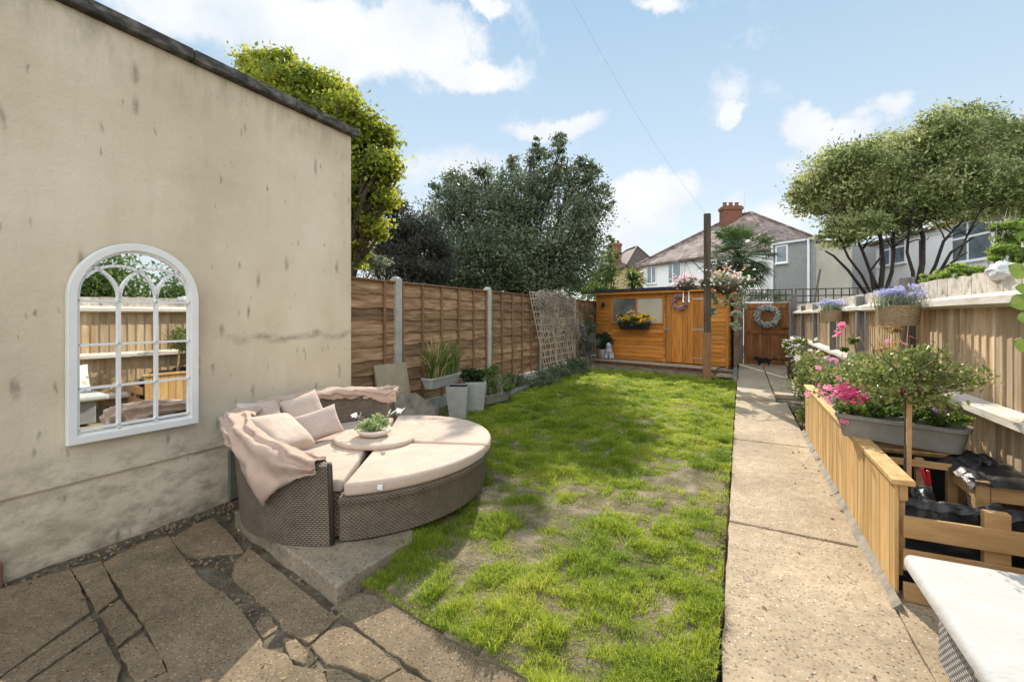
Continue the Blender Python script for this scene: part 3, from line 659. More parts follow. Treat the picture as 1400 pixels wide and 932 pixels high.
# ---- grass
bare = [(690,700,.42,1.15),(700,760,.30,1.0),(660,660,.25,1.0),(790,700,.36,.6),(880,690,.55,.8),(950,660,.40,.7),(920,640,.4,.5),(880,575,.45,.7),(930,560,.35,.8),(870,780,.18,.6),(985,720,.14,.6),(700,610,.12,.5),(800,640,.3,.45),(965,570,.35,.6),(760,650,.25,.4),(640,760,.12,.4),(960,740,.2,.6),(545,815,.15,1.0),(575,800,.14,.8)]
BG = [(G(u,v)[0],G(u,v)[1],r,s) for u,v,r,s in bare]
def grass_density(x, y):
    d = 1.32 + .6*fbm(x,y,0,1.1,4) + .95*fbm(x,y,9,4.5,4)
    for bx,by,r,s in BG:
        q = ((x-bx)**2+((y-by)*.8)**2)/(r*r)
        d -= s*.85*math.exp(-q)
    return d
cell = .06; cx = np.arange(-4.2,-.1,cell); cy = np.arange(1.0,12.7,cell)
DENS = np.array([[grass_density(a,b) for b in cy] for a in cx])
n0 = 1100000
gx = rng.uniform(-4.2,-.088,n0); gy = 1.0+11.6*rng.uniform(0,1,n0)**1.35
di = DENS[np.clip(((gx+4.2)/cell).astype(int),0,len(cx)-1), np.clip(((gy-1)/cell).astype(int),0,len(cy)-1)]
keep = inpoly(gx,gy,LAWN) & (rng.uniform(0,1,n0) < np.clip(di,.22,1)**1.5*np.clip(1.25-gy*.075,.34,1))
gx, gy, di = gx[keep], gy[keep], di[keep]
tz = np.array([[lawn_z(a,b) for b in cy] for a in cx])
gz = tz[np.clip(((gx+4.2)/cell).astype(int),0,len(cx)-1), np.clip(((gy-1)/cell).astype(int),0,len(cy)-1)]
n = len(gx); print('grass blades', n)
tuft = np.array([[.8+1.5*fbm(a,b,3,4.0,4) for b in cy] for a in cx])
tt = tuft[np.clip(((gx+4.2)/cell).astype(int),0,len(cx)-1), np.clip(((gy-1)/cell).astype(int),0,len(cy)-1)]
Lh = (.014+.034*np.clip(di,0,1.4))*np.clip(tt,.25,2.0)*rng.uniform(.55,1.3,n)
wd = (.0022+.00045*gy)*rng.uniform(.7,1.3,n)
az = rng.uniform(0,2*PI,n); ln = rng.uniform(.2,1.2,n); dx, dy = np.cos(az), np.sin(az); a2 = rng.uniform(0,2*PI,n); sxx, syy = np.cos(a2), np.sin(a2)
V = np.empty((n,5,3)); base = np.stack([gx,gy,gz-.004],1)
mid = base + np.stack([dx*ln*Lh*.25, dy*ln*Lh*.25, Lh*.6],1); tip = base + np.stack([dx*ln*Lh*.85, dy*ln*Lh*.85, Lh*(1-.25*ln)],1)
sd_ = np.stack([sxx,syy,np.zeros(n)],1)*wd[:,None]
V[:,0] = base-sd_*.5; V[:,1] = base+sd_*.5; V[:,2] = mid+sd_*.42; V[:,3] = mid-sd_*.42; V[:,4] = tip
b = (np.arange(n)*5)[:,None]
Fc = np.concatenate([b+np.array([[0,1,2]]), b+np.array([[0,2,3]]), b+np.array([[3,2,4]])],1).reshape(-1,3)
tag(npmesh('grass', V.reshape(-1,3), Fc, M['grass']), 'patchy sunlit green lawn grass with thin worn places', 'grass', kind='stuff')
# dead thatch lying in the worn places, and a few fallen leaves
nd = 60000; dx0 = rng.uniform(-3.6,-.09,nd); dy0 = 1.3+9.5*rng.uniform(0,1,nd)**1.5; k_ = inpoly(dx0,dy0,LAWN); dx0, dy0 = dx0[k_], dy0[k_]
dz0 = tz[np.clip(((dx0+4.2)/cell).astype(int),0,len(cx)-1), np.clip(((dy0-1)/cell).astype(int),0,len(cy)-1)]+.003
Dd = unit(len(dx0)); Dd[:,2] *= .12
tag(leafmesh('dead_grass', np.stack([dx0,dy0,dz0],1), .030, M['thatch'], None, aspect=.09, D=Dd, fold=.1), 'dry straw coloured thatch lying in the worn lawn', 'dead grass', kind='stuff')
lp = [(random.uniform(-.05,.72), random.uniform(1.6,9), .004) for i in range(34)]+[(random.uniform(.5,.72), random.uniform(2.5,7), .004) for i in range(16)]+[(random.uniform(-3.6,-1.6), random.uniform(1.1,2.6), .008) for i in range(60)]+[(random.uniform(-3.2,-.2), random.uniform(2.5,9), .03) for i in range(60)]
Dd = unit(len(lp)); Dd[:,2] *= .1
tag(leafmesh('fallen_leaves', np.array(lp), .026, M['litter'], None, aspect=.6, D=Dd, fold=.5), 'small brown fallen leaves scattered over the path and patio', 'leaves', kind='stuff')
# ================= outbuilding =================
t = thing('outbuilding', (-5.6,0,0), 'tall cream rendered outbuilding with stained blank side wall and dark coping', 'building')
wz = MB(); wz.box((-7.5,-3.0,.452),(-3.75,3.76,3.425)); wz.build('wall', M['wall'], t, bevel=.01)
MB().box((-7.48,-3.0,-.1),(-3.772,3.745,.452)).build('lower_wall', M['wall'], t)
cp = MB(); ys_ = [-3.05,-1.2,.25,1.22,2.12,3.02,3.82]
for a, b in zip(ys_[:-1], ys_[1:]): cp.box((-7.6,a+.003,3.426),(-3.685,b-.003,3.505+.006*random.random()))
cp.build('coping', M['coping'], t, bevel=.01)
MB().box((-7.3,-2.8,3.49),(-3.9,3.6,3.50)).build('roof', M['felt'], t)
MB().box((-3.77,1.0,-.02),(-3.70,1.105,.12)).build('brick', M['brick'], None, bevel=.006); tag(bpy.data.objects['brick'], 'worn red brick standing against the foot of the cream wall', 'brick')
g = G(307,660,.25)
o = MB().box((-3.765,2.42,.0),(-3.735,2.72,.40)).build('dark_panel', M['olive'], None, bevel=.006); tag(o, 'dark olive square panel standing against the wall beside the daybed', 'panel')  # plain dark olive slab, upright at the wall foot
# ================= mirror =================
# frame drawn in its own plane: s along the wall, z up; hung with the far side standing slightly out
MY0, MY1, MZ0, MZ1 = 0.0, .745, .70, 1.99; r_ = .3725; zs = MZ1-r_
mt_ = thing('arched_mirror', (-3.745,1.385,.70), 'large white arched window mirror with glazing bars on the cream wall', 'mirror')
MROT = Matrix.Translation((-3.745,1.385,0)) @ Matrix.Rotation(R(-4.5), 4, 'Z')
def arch(s0, s1, z0, zsp, rr, n=28):
    c = (s0+s1)/2; return [(s0,z0),(s1,z0)]+[(c+rr*math.cos(a), zsp+rr*math.sin(a)) for a in [PI*i/n for i in range(n+1)]]
def ring(mb, outer, inner, x0, x1, Mx):
    n = len(outer); vs = [(x,s,z) for poly in (outer, inner) for x in (x0,x1) for s, z in poly]
    fs = []
    for i in range(n):
        j = (i+1)%n
        fs += [(i,j,n+j,n+i), (2*n+i,3*n+i,3*n+j,2*n+j), (n+i,n+j,3*n+j,3*n+i), (i,2*n+i,2*n+j,j)]
    mb.add(vs, fs, Mx)
w = .052
outer = arch(0,MY1,MZ0,zs,r_); inner = arch(w,MY1-w,MZ0+w,zs,r_-w)
m = MB(); ring(m, outer, inner, 0, .045, MROT); m.build('frame', M['white'], mt_, bevel=.006)
m = MB(); ring(m, inner, arch(w+.012,MY1-w-.012,MZ0+w+.012,zs,r_-w-.012), .008, .030, MROT); m.build('inner_bead', M['white'], mt_)
m = MB(); m.add([(.012,s,z) for s,z in inner], [tuple(range(len(inner)))], MROT); m.build('glass', M['mirror'], mt_)
m = MB(); m.add([(.0,s,z) for s,z in inner]+[(.010,s,z) for s,z in inner], [tuple(range(len(inner))), tuple(range(len(inner),2*len(inner)))], MROT); m.build('backing', M['blackm'], mt_)
m = MB(); i0, i1 = w, MY1-w; th = (i1-i0)/3; bw = .017
def bar(pts, wd=bw):
    pts = [Vector((0,s,z)) for s,z in pts]
    for a, b_ in zip(pts[:-1], pts[1:]):
        d = (b_-a).normalized(); nn = Vector((0,-d.z,d.y))*wd/2
        a2_ = a-d*.002; b2_ = b_+d*.002
        vs = [a2_-nn,a2_+nn,b2_+nn,b2_-nn]
        m.add([(x+.0,v_.y,v_.z) for x in (.0125,.030) for v_ in vs], [(3,2,1,0),(4,5,6,7),(0,1,5,4),(1,2,6,5),(2,3,7,6),(3,0,4,7)], MROT)
for k in (1,2): bar([(i0+th*k, MZ0+w),(i0+th*k, zs)])
for zb in (zs-.02, zs-.30, zs-.575, zs-.835): bar([(i0,zb),(i1,zb)], bw*(.8))
for k in range(3):            # interlaced gothic heads
    pass
def arcp(cx, rr, a0, a1, n=12): return [(cx+rr*math.cos(a0+(a1-a0)*i/n), zs+rr*math.sin(a0+(a1-a0)*i/n)) for i in range(n+1)]
def clip(pl):
    c = r_; return [p for p in pl if (p[0]-c)**2+(p[1]-zs)**2 <= (r_-w+.008)**2 or p[1] < zs]
bar(clip(arcp(i0, th, 0, PI/2*.98, 16))); bar(clip(arcp(i1, th, PI, PI/2*1.02, 16)))
bar(clip(arcp(i0+2*th+th*.02, th*1.0, PI, PI/2*.4, 18))[:30]); bar(clip(arcp(i0+th, th*1.0, 0, PI-PI/2*.4, 18)))
m.build('glazing_bars', M['white'], mt_)
# ================= daybed =================
DC = Vector((-2.69,2.98)); DA, DB = .89, 1.03
def dp(th, rs, z): return (DC.x+DA*rs*math.cos(th), DC.y+DB*rs*math.sin(th), z)
pq = [tuple(G(456,823)[:2]), (-3.35,2.2), (-3.3,3.9), (-1.78,3.75)]
pq[0] = (-1.90,1.80)
o = MB().prism(slabpoly([pq[0],(-1.87,2.40),(-2.15,2.75),(-2.6,3.6),(-3.25,3.4),(-3.3,2.17)],8,.01), -.05, .088).build('concrete_slab', M['plinth'], None, bevel=.012)
tag(o, 'low cracked concrete slab raised under the round daybed', 'slab')
t = thing('round_daybed', (DC.x,DC.y,.088), 'round brown wicker daybed with beige cushions and folded canopy', 'daybed')
def arcwall(name, a0, a1, prof, n, parent, mat):
    mb = MB(); uv = {}; k = None
    for i in range(n+1):
        th = a0+(a1-a0)*i/n; pr_ = prof(i/n, th); k = len(pr_); d = 0
        for j, (rs, z) in enumerate(pr_):
            if j: d += math.hypot((rs-pr_[j-1][0]), z-pr_[j-1][1])
            mb.v.append(dp(th, rs, z)); uv[len(mb.v)-1] = ((th-a0)*1.0/.030, d/.0125)
    for i in range(n):
        for j in range(k-1): mb.f.append((i*k+j, (i+1)*k+j, (i+1)*k+j+1, i*k+j+1))
    # end panels with their own coordinates
    for i in (0, n):
        o = len(mb.v); th = a0+(a1-a0)*i/n
        for j, (rs, z) in enumerate(prof(i/n, th)): mb.v.append(dp(th, rs, z)); uv[o+j] = (rs/.030, z/.0125)
        h = k//2
        for j in range(h-0 if k%2==0 else h):
            if j+1 < k-1-j: mb.f.append((o+j, o+j+1, o+k-2-j, o+k-1-j))
    return mb.build(name, mat, parent, uvgrid=uv)
def rimh(t_): return .60 + .175*min(1, max(0,(t_-.02)/.30))**.8 - .05*max(0,(t_-.8)/.2)
def shell(t_, th):
    # back highest, arms lower at both ends
    e = min(t_, 1-t_); hgt = rimh(t_)
    zs_ = [.095,.18,.30,.42,.52,hgt-.03]
    out = [(.985+.055*((z-.09)/.7)**1.0, z) for z in zs_]; top = out[-1][0]
    return out+[(top+.004,hgt-.01),(top-.02,hgt),(top-.055,hgt),(top-.075,hgt-.012),(top-.078,hgt-.04),(.94,.42),(.93,.2),(.93,.095)]
AS0, AS1 = R(-61), R(-230)
arcwall('back_shell', AS0, AS1, shell, 90, t, M['wicker'])
def rimpost(th): return MB().tube([dp(th,.975,.10),dp(th,1.005,.45),dp(th,1.02,.605)], .016, 8)
rimpost(R(-60.2)).build('end_rail', M['wicker'], t, smooth=True)
def base(t_, th): return [(.955,.10),(.965,.20),(.975,.30),(.982,.335),(1.002,.345),(1.006,.375),(.99,.388),(.93,.388),(.93,.3),(.93,.10)]
for a0, a1 in ((R(-57.5), R(17)), (R(18), R(122))): arcwall('seat_base', a0, a1, base, 40, t, M['wicker'])
mb = MB()
for th in (R(-57.5),): 
    p0, p1 = dp(th,.15,0), dp(th,.95,0); mb.beam((p0[0],p0[1],.24),(p1[0],p1[1],.24),.02,.27)
mb.prism([dp(2*PI*i/40,.925,0)[:2] for i in range(40)], .12, .385)
mb.build('seat_platform', M['wicker'], t, uvgrid={i:(v[0]*28+v[1]*20, v[2]/.0165) for i, v in enumerate(mb.v)})
def wedge(a0, a1, r0, r1, z0, z1, nm, mat):
    n = 26; g = .006
    pts = [dp(a0+(a1-a0)*i/n + (g if i==0 else -g if i==n else 0), r1, 0)[:2] for i in range(n+1)]
    c = dp((a0+a1)/2, .05, 0)[:2]; pts += [c]
    o = MB().prism(pts, z0, z1).build(nm, mat, t)
    b = o.modifiers.new('Bevel','BEVEL'); b.width = .022; b.segments = 4; b.limit_method = 'ANGLE'; b.angle_limit = R(40); o.data.shade_smooth()
    return o
wedge(R(-56),R(16),0,1.012,.392,.475,'seat_cushion',M['cushion']); wedge(R(17),R(124),0,1.012,.392,.474,'seat_cushion',M['cushion'])
wedge(R(125),R(303),0,.925,.392,.472,'seat_cushion',M['cushion'])
o = MB().prism([(-2.72+.34*math.cos(2*PI*i/36), 2.98+.30*math.sin(2*PI*i/36)) for i in range(36)], .470, .512).build('centre_cushion', M['cushion'], t)
b = o.modifiers.new('Bevel','BEVEL'); b.width = .018; b.segments = 3; o.data.shade_smooth()
p = dp(R(-43),1.016,.432); o = MB().box((p[0]-.028,p[1]-.006,p[2]-.014),(p[0]+.028,p[1]+.002,p[2]+.016)).build('cloth_label', M['tagm'], t)
# folded canopy cloth lying over the rim
def canopy():
    mb = MB(); nu, nv = 220, 34; a0, a1 = R(-64), R(-236); hs = rimh
    for i in range(nu):
        t_ = i/(nu-1); th = a0+(a1-a0)*t_; hz = hs(t_)
        od = .055+.03*math.sin(t_*9)+.27*max(0,1-abs(t_-.125)/.11)**1.15+.05*math.exp(-((t_-.3)/.08)**2)+.02*fbm(t_*20,0,0,1)
        idp = .09+.05*fbm(t_*14,4,0,1)+.08*math.exp(-((t_-.07)/.06)**2)+.04*math.exp(-((t_-.97)/.05)**2)
        for j in range(nv):
            s = j/(nv-1)*2-1; a = abs(s); drop = (od if s > 0 else idp)*max(0,(a-.18)/.82)**1.25
            rs = 1.022 + (.050 if s > 0 else .060)*math.sin(min(1,a/.45)*PI/2)*(1 if s>0 else -1)
            if s > 0: rs += .02*math.sin(a*3)
            else: rs -= .05*math.sin(a*2.5)
            wr = .016*fbm(t_*26, s*2.2, 1, 1, 4)*(1.2 if t_ < .4 else .8) + .010*math.sin(s*13+t_*24+3*fbm(t_*8,s,2,1))*(1.6 if t_ < .35 else .7) + .009*math.sin(t_*85+5*s+4*fbm(t_*10,s,5,1))*a*(1 if t_<.4 else .5)
            x, y, z = dp(th, rs+wr*1.1, hz+.025-drop+wr*.8+.03*math.exp(-((t_-.2)/.2)**2)*(1-a))
            mb.v.append((x,y,z))
    for i in range(nu-1):
        for j in range(nv-1): mb.f.append((i*nv+j,(i+1)*nv+j,(i+1)*nv+j+1,i*nv+j+1))
    o = mb.build('folded_canopy', M['throw'], t, smooth=True); s = o.modifiers.new('Solidify','SOLIDIFY'); s.thickness = .008; return o
canopy()
# loose bunched folds on the inside front and the far end
mb = MB()
for (c0, c1, r0, h0, amp) in [(R(-70),R(-128),.93,.64,.03),(R(-92),R(-150),.95,.72,.02),(R(-212),R(-236),.965,.73,.015),(R(-215),R(-237),.93,.69,.015)]:
    pts = []; rad = []
    for i in range(22):
        u = i/21; th = c0+(c1-c0)*u; pts.append(dp(th, r0+amp*fbm(u*5,r0*9,0,1), h0+.05*u+amp*fbm(u*6,h0*7,2,1))); rad.append((.019+.012*fbm(u*7,1,r0*5,1))*(.35+.65*math.sin(PI*min(1,.12+u*.8))))
    mb.tube(pts, rad, 9)
mb.each('bunched_cloth', M['throw'], t, smooth=True)
def pillow(name, label, w, h, th, loc, face, lean, roll, mat, cat='cushion', group=None):
    """face: direction the pillow looks (degrees from +X), lean back, roll about its own axis"""
    Mx = Matrix.Translation(loc) @ Matrix.Rotation(R(face)+PI/2, 4, 'Z') @ Matrix.Rotation(-R(lean), 4, 'X') @ Matrix.Rotation(R(roll), 4, 'Y')
    n = 26; vs = []; fs = []
    for sgn in (1,-1):
        for i in range(n):
            for j in range(n):
                a, b_ = i/(n-1)*2-1, j/(n-1)*2-1
                px = a*w/2*(1-.10*(1-a*a)*0-.09*(1-b_*b_)*0-.07*(1-abs(b_)**2)*abs(a)**3); pz = b_*h/2*(1-.07*(1-abs(a)**2)*abs(b_)**3)
                e = max(0,(1-a**4)*(1-b_**4)); y = sgn*(th/2*e**.55 + .006*fbm(a*2.2+w*9,b_*2.2,sgn,1)*e)
                vs.append((px, y, pz))
    for k in range(2):
        for i in range(n-1):
            for j in range(n-1):
                q = (k*n*n+i*n+j, k*n*n+(i+1)*n+j, k*n*n+(i+1)*n+j+1, k*n*n+i*n+j+1); fs.append(q if k else q[::-1])
    # object keeps its own axes so fabric patterns follow it
    me = bpy.data.meshes.new(name); me.from_pydata(vs, [], fs); me.update(); me.shade_smooth(); me.materials.append(mat)
    o = bpy.data.objects.new(name, me); COL.objects.link(o); o.matrix_world = Mx; tag(o, label, cat, group)
    wl = o.modifiers.new('Weld','WELD'); wl.merge_threshold = .0015; return o
GP = 'scatter cushions on the daybed'
pillow('scatter_cushion','plain beige cushion leaning on the wall side of the daybed back',.38,.38,.12,(-3.36,2.44,.655),8,24,6,M['pillow'],group=GP)
pillow('scatter_cushion','pale beige cushion at the back of the daybed behind the patterned one',.38,.34,.12,(-3.40,2.86,.655),-8,24,-10,M['pillow'],group=GP)
pillow('scatter_cushion','oblong patterned beige cushion propped in front of two plain ones',.42,.25,.12,(-3.14,2.76,.60),-18,24,-10,M['pattern'],group=GP)
pillow('scatter_cushion','sunlit beige cushion nearest the camera lying on the draped canopy',.46,.36,.14,(-2.98,2.30,.66),22,52,10,M['pillow'],group=GP)
# bowl of succulents
bp = Vector((-2.72,2.98,.512))
t = thing('succulent_bowl', bp, 'shallow cream bowl of pale green succulents on the daybed centre', 'potted plant')
MB().lathe([(.075,0),(.10,.008),(.135,.035),(.142,.058),(.136,.062),(.12,.05)], bp, 32).build('bowl', M['bowl'], t, smooth=True)
C = cloudpts([(bp.x,bp.y,bp.z+.10,.11,.11,.055)], 1500, .3, .5)
leafmesh('foliage', C, .035, M['lf_pale'], t, aspect=.4, up=-.6)
mb = MB()
for (ax, r0, zz) in [(205,.16,.17),(190,.13,.16),(30,.20,.20),(20,.13,.19),(60,.16,.17)]:
    c = bp + Vector((math.cos(R(ax))*r0, math.sin(R(ax))*r0, zz)); mb.tube([bp+Vector((0,0,.06)), bp.lerp(c,.6)+Vector((0,0,.03)), c], .0025, 5)
mb.each('flower_stem', M['lf_sage'], t)
flowers('blossom', [bp+Vector((math.cos(R(ax))*r0, math.sin(R(ax))*r0, zz)) for ax,r0,zz in [(205,.16,.17),(195,.18,.155),(190,.13,.16),(30,.20,.20),(24,.23,.21),(20,.13,.19),(60,.16,.17)]], .065, M['whitep'], t, 6)
# ================= left fence =================
FX = -4.4
t = thing('panel_fence', (FX,10,0), 'brown waney lap panel fence with concrete posts along the left side', 'fence')
posts = [5.25, 7.92, 10.5, 13.1, 15.7]
bays = [(4.36,5.19)]+[(a+.065,b-.065) for a,b in zip(posts[:-1],posts[1:])]
for a, b in bays:
    for a2_, b2_ in ([(a,b)] if b-a < 1.2 else [(a,b)]):
        m = MB(); nb = 10
        for k in range(nb):
            z0 = .22+k*.174; nseg = max(6, int((b2_-a2_)/.09)); ph = random.uniform(0,50); bx = FX+random.uniform(-.004,.004)
            for i in range(nseg):
                ya, yb = a2_+(b2_-a2_)*i/nseg, a2_+(b2_-a2_)*(i+1)/nseg
                wa, wb = .028*fbm(ya,ph,0,2.3,3), .028*fbm(yb,ph,0,2.3,3)
                vs = [(bx+.034,ya,z0+wa),(bx+.034,yb,z0+wb),(bx+.006,yb,z0+.203),(bx+.006,ya,z0+.203),(bx+.016,ya,z0+wa),(bx+.016,yb,z0+wb),(bx-.002,yb,z0+.203),(bx-.002,ya,z0+.203)]
                o_ = len(m.v)
                if i == 0: m.add(vs, [(0,1,2,3),(7,6,5,4),(0,4,5,1)]); prev = o_
                else:
                    m.add([vs[1],vs[2],vs[5],vs[6]], []); q = o_
                    pv = (prev+1,prev+2,prev+5,prev+6) if i == 1 else (prev,prev+1,prev+2,prev+3)
                    m.f += [(pv[0],q,q+1,pv[1]), (pv[3],q+3,q+2,pv[2]), (pv[0],pv[2],q+2,q)]; prev = q
        m.build('panel', M['waney'], t)
        bt = MB(); nbt = max(1, round((b2_-a2_)/.62))
        ys2 = [a2_+.04, b2_-.04]+[a2_+(b2_-a2_)*(i+1)/(nbt+1) for i in range(nbt)]
        if b2_-a2_ < 1.2: ys2 = [b2_-.22]
        for y in ys2: bt.box((FX+.036,y-.021,.2),(FX+.060,y+.021,1.965))
        bt.each('batten', M['batten'], t, bevel=.003)
        MB().box((FX-.03,a2_,1.968),(FX+.065,b2_,1.992)).build('capping_rail', M['batten'], t, bevel=.003)
        MB().box((FX-.02,a2_,-.1),(FX+.03,b2_,.195)).build('gravel_board', M['conc'], t, bevel=.004)
for y in posts:
    m = MB(); m.frustum((FX+.01,y),(.12,.125),(.12,.125),-.2,2.02); m.frustum((FX+.01,y),(.12,.125),(.05,.055),2.02,2.06)
    m.build('post', M['conc'], t, bevel=.006)
MB().box((FX-.02,4.27,.0),(FX+.06,4.35,2.02)).build('end_post', M['batten_new'], t, bevel=.004)
# leaning paving slabs
def lean(name, label, cx, cy, w, h, dx, rotz, mat, chip=0):
    Mx = Matrix.Translation((cx,cy,0)) @ Matrix.Rotation(R(rotz),4,'Z') @ Matrix.Rotation(math.atan2(-dx,h),4,'Y')
    pl = slabpoly([(-w/2,0),(w/2,0),(w/2,h-chip*.22),(w/2-chip*.30,h),(-w/2,h)] if chip else [(-w/2,0),(w/2,0),(w/2,h),(-w/2,h)], 6, .006)
    m = MB(); n = len(pl); m.add([(0,a,b) for a,b in pl]+[(.04,a,b) for a,b in pl], [tuple(range(n)), tuple(range(n,2*n))[::-1]]+[(i,n+i,n+(i+1)%n,(i+1)%n) for i in range(n)], Mx)
    return tag(m.build(name, mat, None, bevel=.005), label, 'slab')
lean('leaning_slab','square buff paving slab leaning upright against the left fence',-4.15,5.0,.56,.86,.18,-8,M['slab'])
lean('leaning_slab','chipped stone slab leaning in front of the square buff slab',-3.92,5.12,.66,.46,.12,-14,M['kerb'],1)
# tall square planters
def tall_planter(label, c, rz, tilt=0):
    t = thing('tall_planter', (c[0],c[1],.03), label, 'planter')
    c = Vector((c[0],c[1],0)); Mx = Matrix.Translation(c) @ Matrix.Rotation(R(rz),4,'Z') @ Matrix.Rotation(R(tilt),4,'X')
    m = MB(); m.frustum((0,0),(.22,.22),(.31,.31),.03,.50,Mx); m.build('pot', M['grey_pot'], t, bevel=.006)
    m = MB(); ring2(m, .31, .27, .50, .515, Mx); m.build('rim', M['grey_pot'], t, bevel=.003)
    m = MB(); m.box((-.134,-.134,.49),(.134,.134,.506),Mx); m.build('compost', M['darksoil'], t); return t
def ring2(m, a, b, z0, z1, Mx):
    for (x0,y0,x1,y1) in [(-a/2,-a/2,a/2,-b/2),(-a/2,b/2,a/2,a/2),(-a/2,-b/2,-b/2,b/2),(b/2,-b/2,a/2,b/2)]: m.box((x0,y0,z0),(x1,y1,z1),Mx)
g1, g2 = G(622,572,.03), G(648,560,.03)
tp1 = tall_planter('tapered grey square planter standing empty under the long trough', (-3.60,5.65), 22)
tp2 = tall_planter('tapered grey square planter holding a green bushy plant', (-3.62,6.15), 35)
leafmesh('plant', cloudpts([(-3.68,6.15,.60,.16,.16,.10)],1500,.3,.5), .045, M['lf_topiary'], tp2, up=-.3)
def trough(name, label, A, B, zr, w, h, mat, cat='planter'):
    """window-box trough from A to B (xy of the ends) with its rim at zr"""
    A, B = Vector(A), Vector(B); d = (B-A).normalized(); L_ = (B-A).length
    Mx = Matrix(((d.x,-d.y,0,A.x),(d.y,d.x,0,A.y),(0,0,1,zr),(0,0,0,1)))
    t = thing(name, ((A.x+B.x)/2,(A.y+B.y)/2,zr-h), label, cat)
    def oval(w_, l0, l1, r): 
        pts = []
        for cx_, cy_, a0 in ((l1-r, w_/2-r, 0),(l0+r, w_/2-r, 90),(l0+r,-w_/2+r,180),(l1-r,-w_/2+r,270)):
            for k in range(6): a = R(a0+k*18); pts.append((cx_+r*math.cos(a), cy_+r*math.sin(a)))
        return pts
    lev = [(w*.62,L_*.05,L_*.95,w*.2,-h),(w*.80,L_*.022,L_*.978,w*.24,-h*.5),(w*.90,L_*.01,L_*.99,w*.26,-.03),(w*1.02,-.008,L_+.008,w*.3,-.026),(w*1.02,-.008,L_+.008,w*.3,0),(w*.88,.012,L_-.012,w*.24,0),(w*.85,.016,L_-.016,w*.23,-.035)]
    m = MB(); n = 24; vs = []; fs = []
    for (w_,l0,l1,r,z) in lev: vs += [(x,y,z) for x,y in oval(w_,l0,l1,r)]
    for i in range(len(lev)-1):
        for k in range(n): fs.append((i*n+k,i*n+(k+1)%n,(i+1)*n+(k+1)%n,(i+1)*n+k))
    fs.append(tuple(range(n))[::-1]); m.add(vs, fs, Mx); m.build('trough', mat, t)
    m = MB(); m.add([(x,y,-.032) for x,y in oval(w*.85,.016,L_-.016,w*.23)], [tuple(range(n))], Mx); m.build('compost', M['darksoil'], t)
    return t, Mx, L_
tr, Mx, L_ = trough('long_trough', 'grey trough of arching strap leaves resting across the tall planters', (-3.80,5.15), (-3.86,6.0), .66, .2, .15, M['grey_pot'])
C = [(Mx @ Vector((random.uniform(.05,L_-.05), random.uniform(-.06,.06), -.03))) for i in range(110)]
blades('strap_leaf', C, .66, .028, M['lf_mid'], tr, .55, 5, droop=.7)
C = [(Mx @ Vector((random.uniform(.1,L_*.5), random.uniform(-.06,.06), -.03))) for i in range(45)]
blades('withered_leaf', C, .70, .022, M['straw'], tr, .5, 5, droop=.9)
m = MB(); MB
o = MB().box((-4.30,5.35,-.02),(-4.0,5.75,.16)).build('concrete_block', M['conc'], None, bevel=.01); tag(o, 'grey concrete block on the soil behind the tall planters', 'block')
tr, Mx, L_ = trough('low_trough', 'low grey-green trough of straggly plants on the soil beside the tall planters', (-3.78,6.6), (-3.66,7.3), .22, .24, .16, M['trough'])
leafmesh('foliage', cloudpts([(-3.7,6.7,.36,.16,.25,.15),(-3.62,7.2,.36,.16,.25,.14),(-3.8,6.95,.5,.12,.3,.16)],3200,.3,.5), .045, M['lf_mid'], tr, up=0)
blades('stalk', [(-3.66+random.gauss(0,.06),6.95+random.gauss(0,.28),.2) for i in range(90)], .42, .009, M['dry'], tr, .7, 4)
o = MB().beam((-3.75,7.5,.09),(-3.95,9.3,.11),.14,.05).build('plank', M['greywood'], None, bevel=.006); tag(o, 'old grey plank lying along the foot of the left fence', 'plank')
# weedy edge along the fence
def weeds(name, label, clumps, n, size, mat, cat='plant', **k):
    c0 = clumps[0]; t = thing(name, (c0[0],c0[1],.0), label, cat)
    leafmesh('foliage', cloudpts(clumps,n,k.get('sub',.3),k.get('shell',.5)), size, mat, t, aspect=k.get('aspect',.5)); 
    blades('stem', [(c[0]+random.gauss(0,c[3]*.4),c[1]+random.gauss(0,c[4]*.4),max(0,c[2]-c[5])) for c in clumps for i in range(8)], max(c[5] for c in clumps)*1.6, .012, M['dry'], t, .3, 3)
    return t
weeds('border_plant','low dark leafy plants under the leaning trellis',[(-3.95,8.4,.14,.25,.6,.16),(-3.75,9.3,.14,.25,.7,.14),(-3.9,10.4,.16,.35,.7,.18),(-3.8,11.6,.18,.4,.7,.2)],9000,.045,M['lf_dark'])
weeds('border_weed','ragged green weeds at the foot of the waney fence past the low trough',[(-4.1,7.5,.3,.16,.4,.25),(-4.1,8.2,.22,.16,.4,.18)],2600,.04,M['lf_mid'])
# trellis and its dry climber
t = thing('leaning_trellis', (-4.1,11.3,.05), 'tall pale square lattice trellis leaning against the left fence', 'trellis')
A_, B_, Cc, D_ = Vector((-3.72,8.75,.10)), Vector((-3.85,10.75,.10)), Vector((-4.30,10.4,1.98)), Vector((-4.30,8.35,2.05))
A_ = Vector((-4.08,10.2,.08)); D_ = Vector((-4.31,9.75,2.05)); B_ = Vector((-4.08,12.55,.08)); Cc = Vector((-4.31,12.1,2.05))
m = MB(); nv_ = 15; nh = 13
for i in range(nv_+1):
    u = i/nv_; m.beam(A_.lerp(B_,u), D_.lerp(Cc,u), .026, .012, (1,0,.2))
m.each('upright', M['trellis'], t)
m = MB()
for i in range(nh+1):
    v_ = i/nh; m.beam(A_.lerp(D_,v_)+Vector((.013,0,0)), B_.lerp(Cc,v_)+Vector((.013,0,0)), .026, .011, (1,0,.2))
m.each('crosspiece', M['trellis'], t)
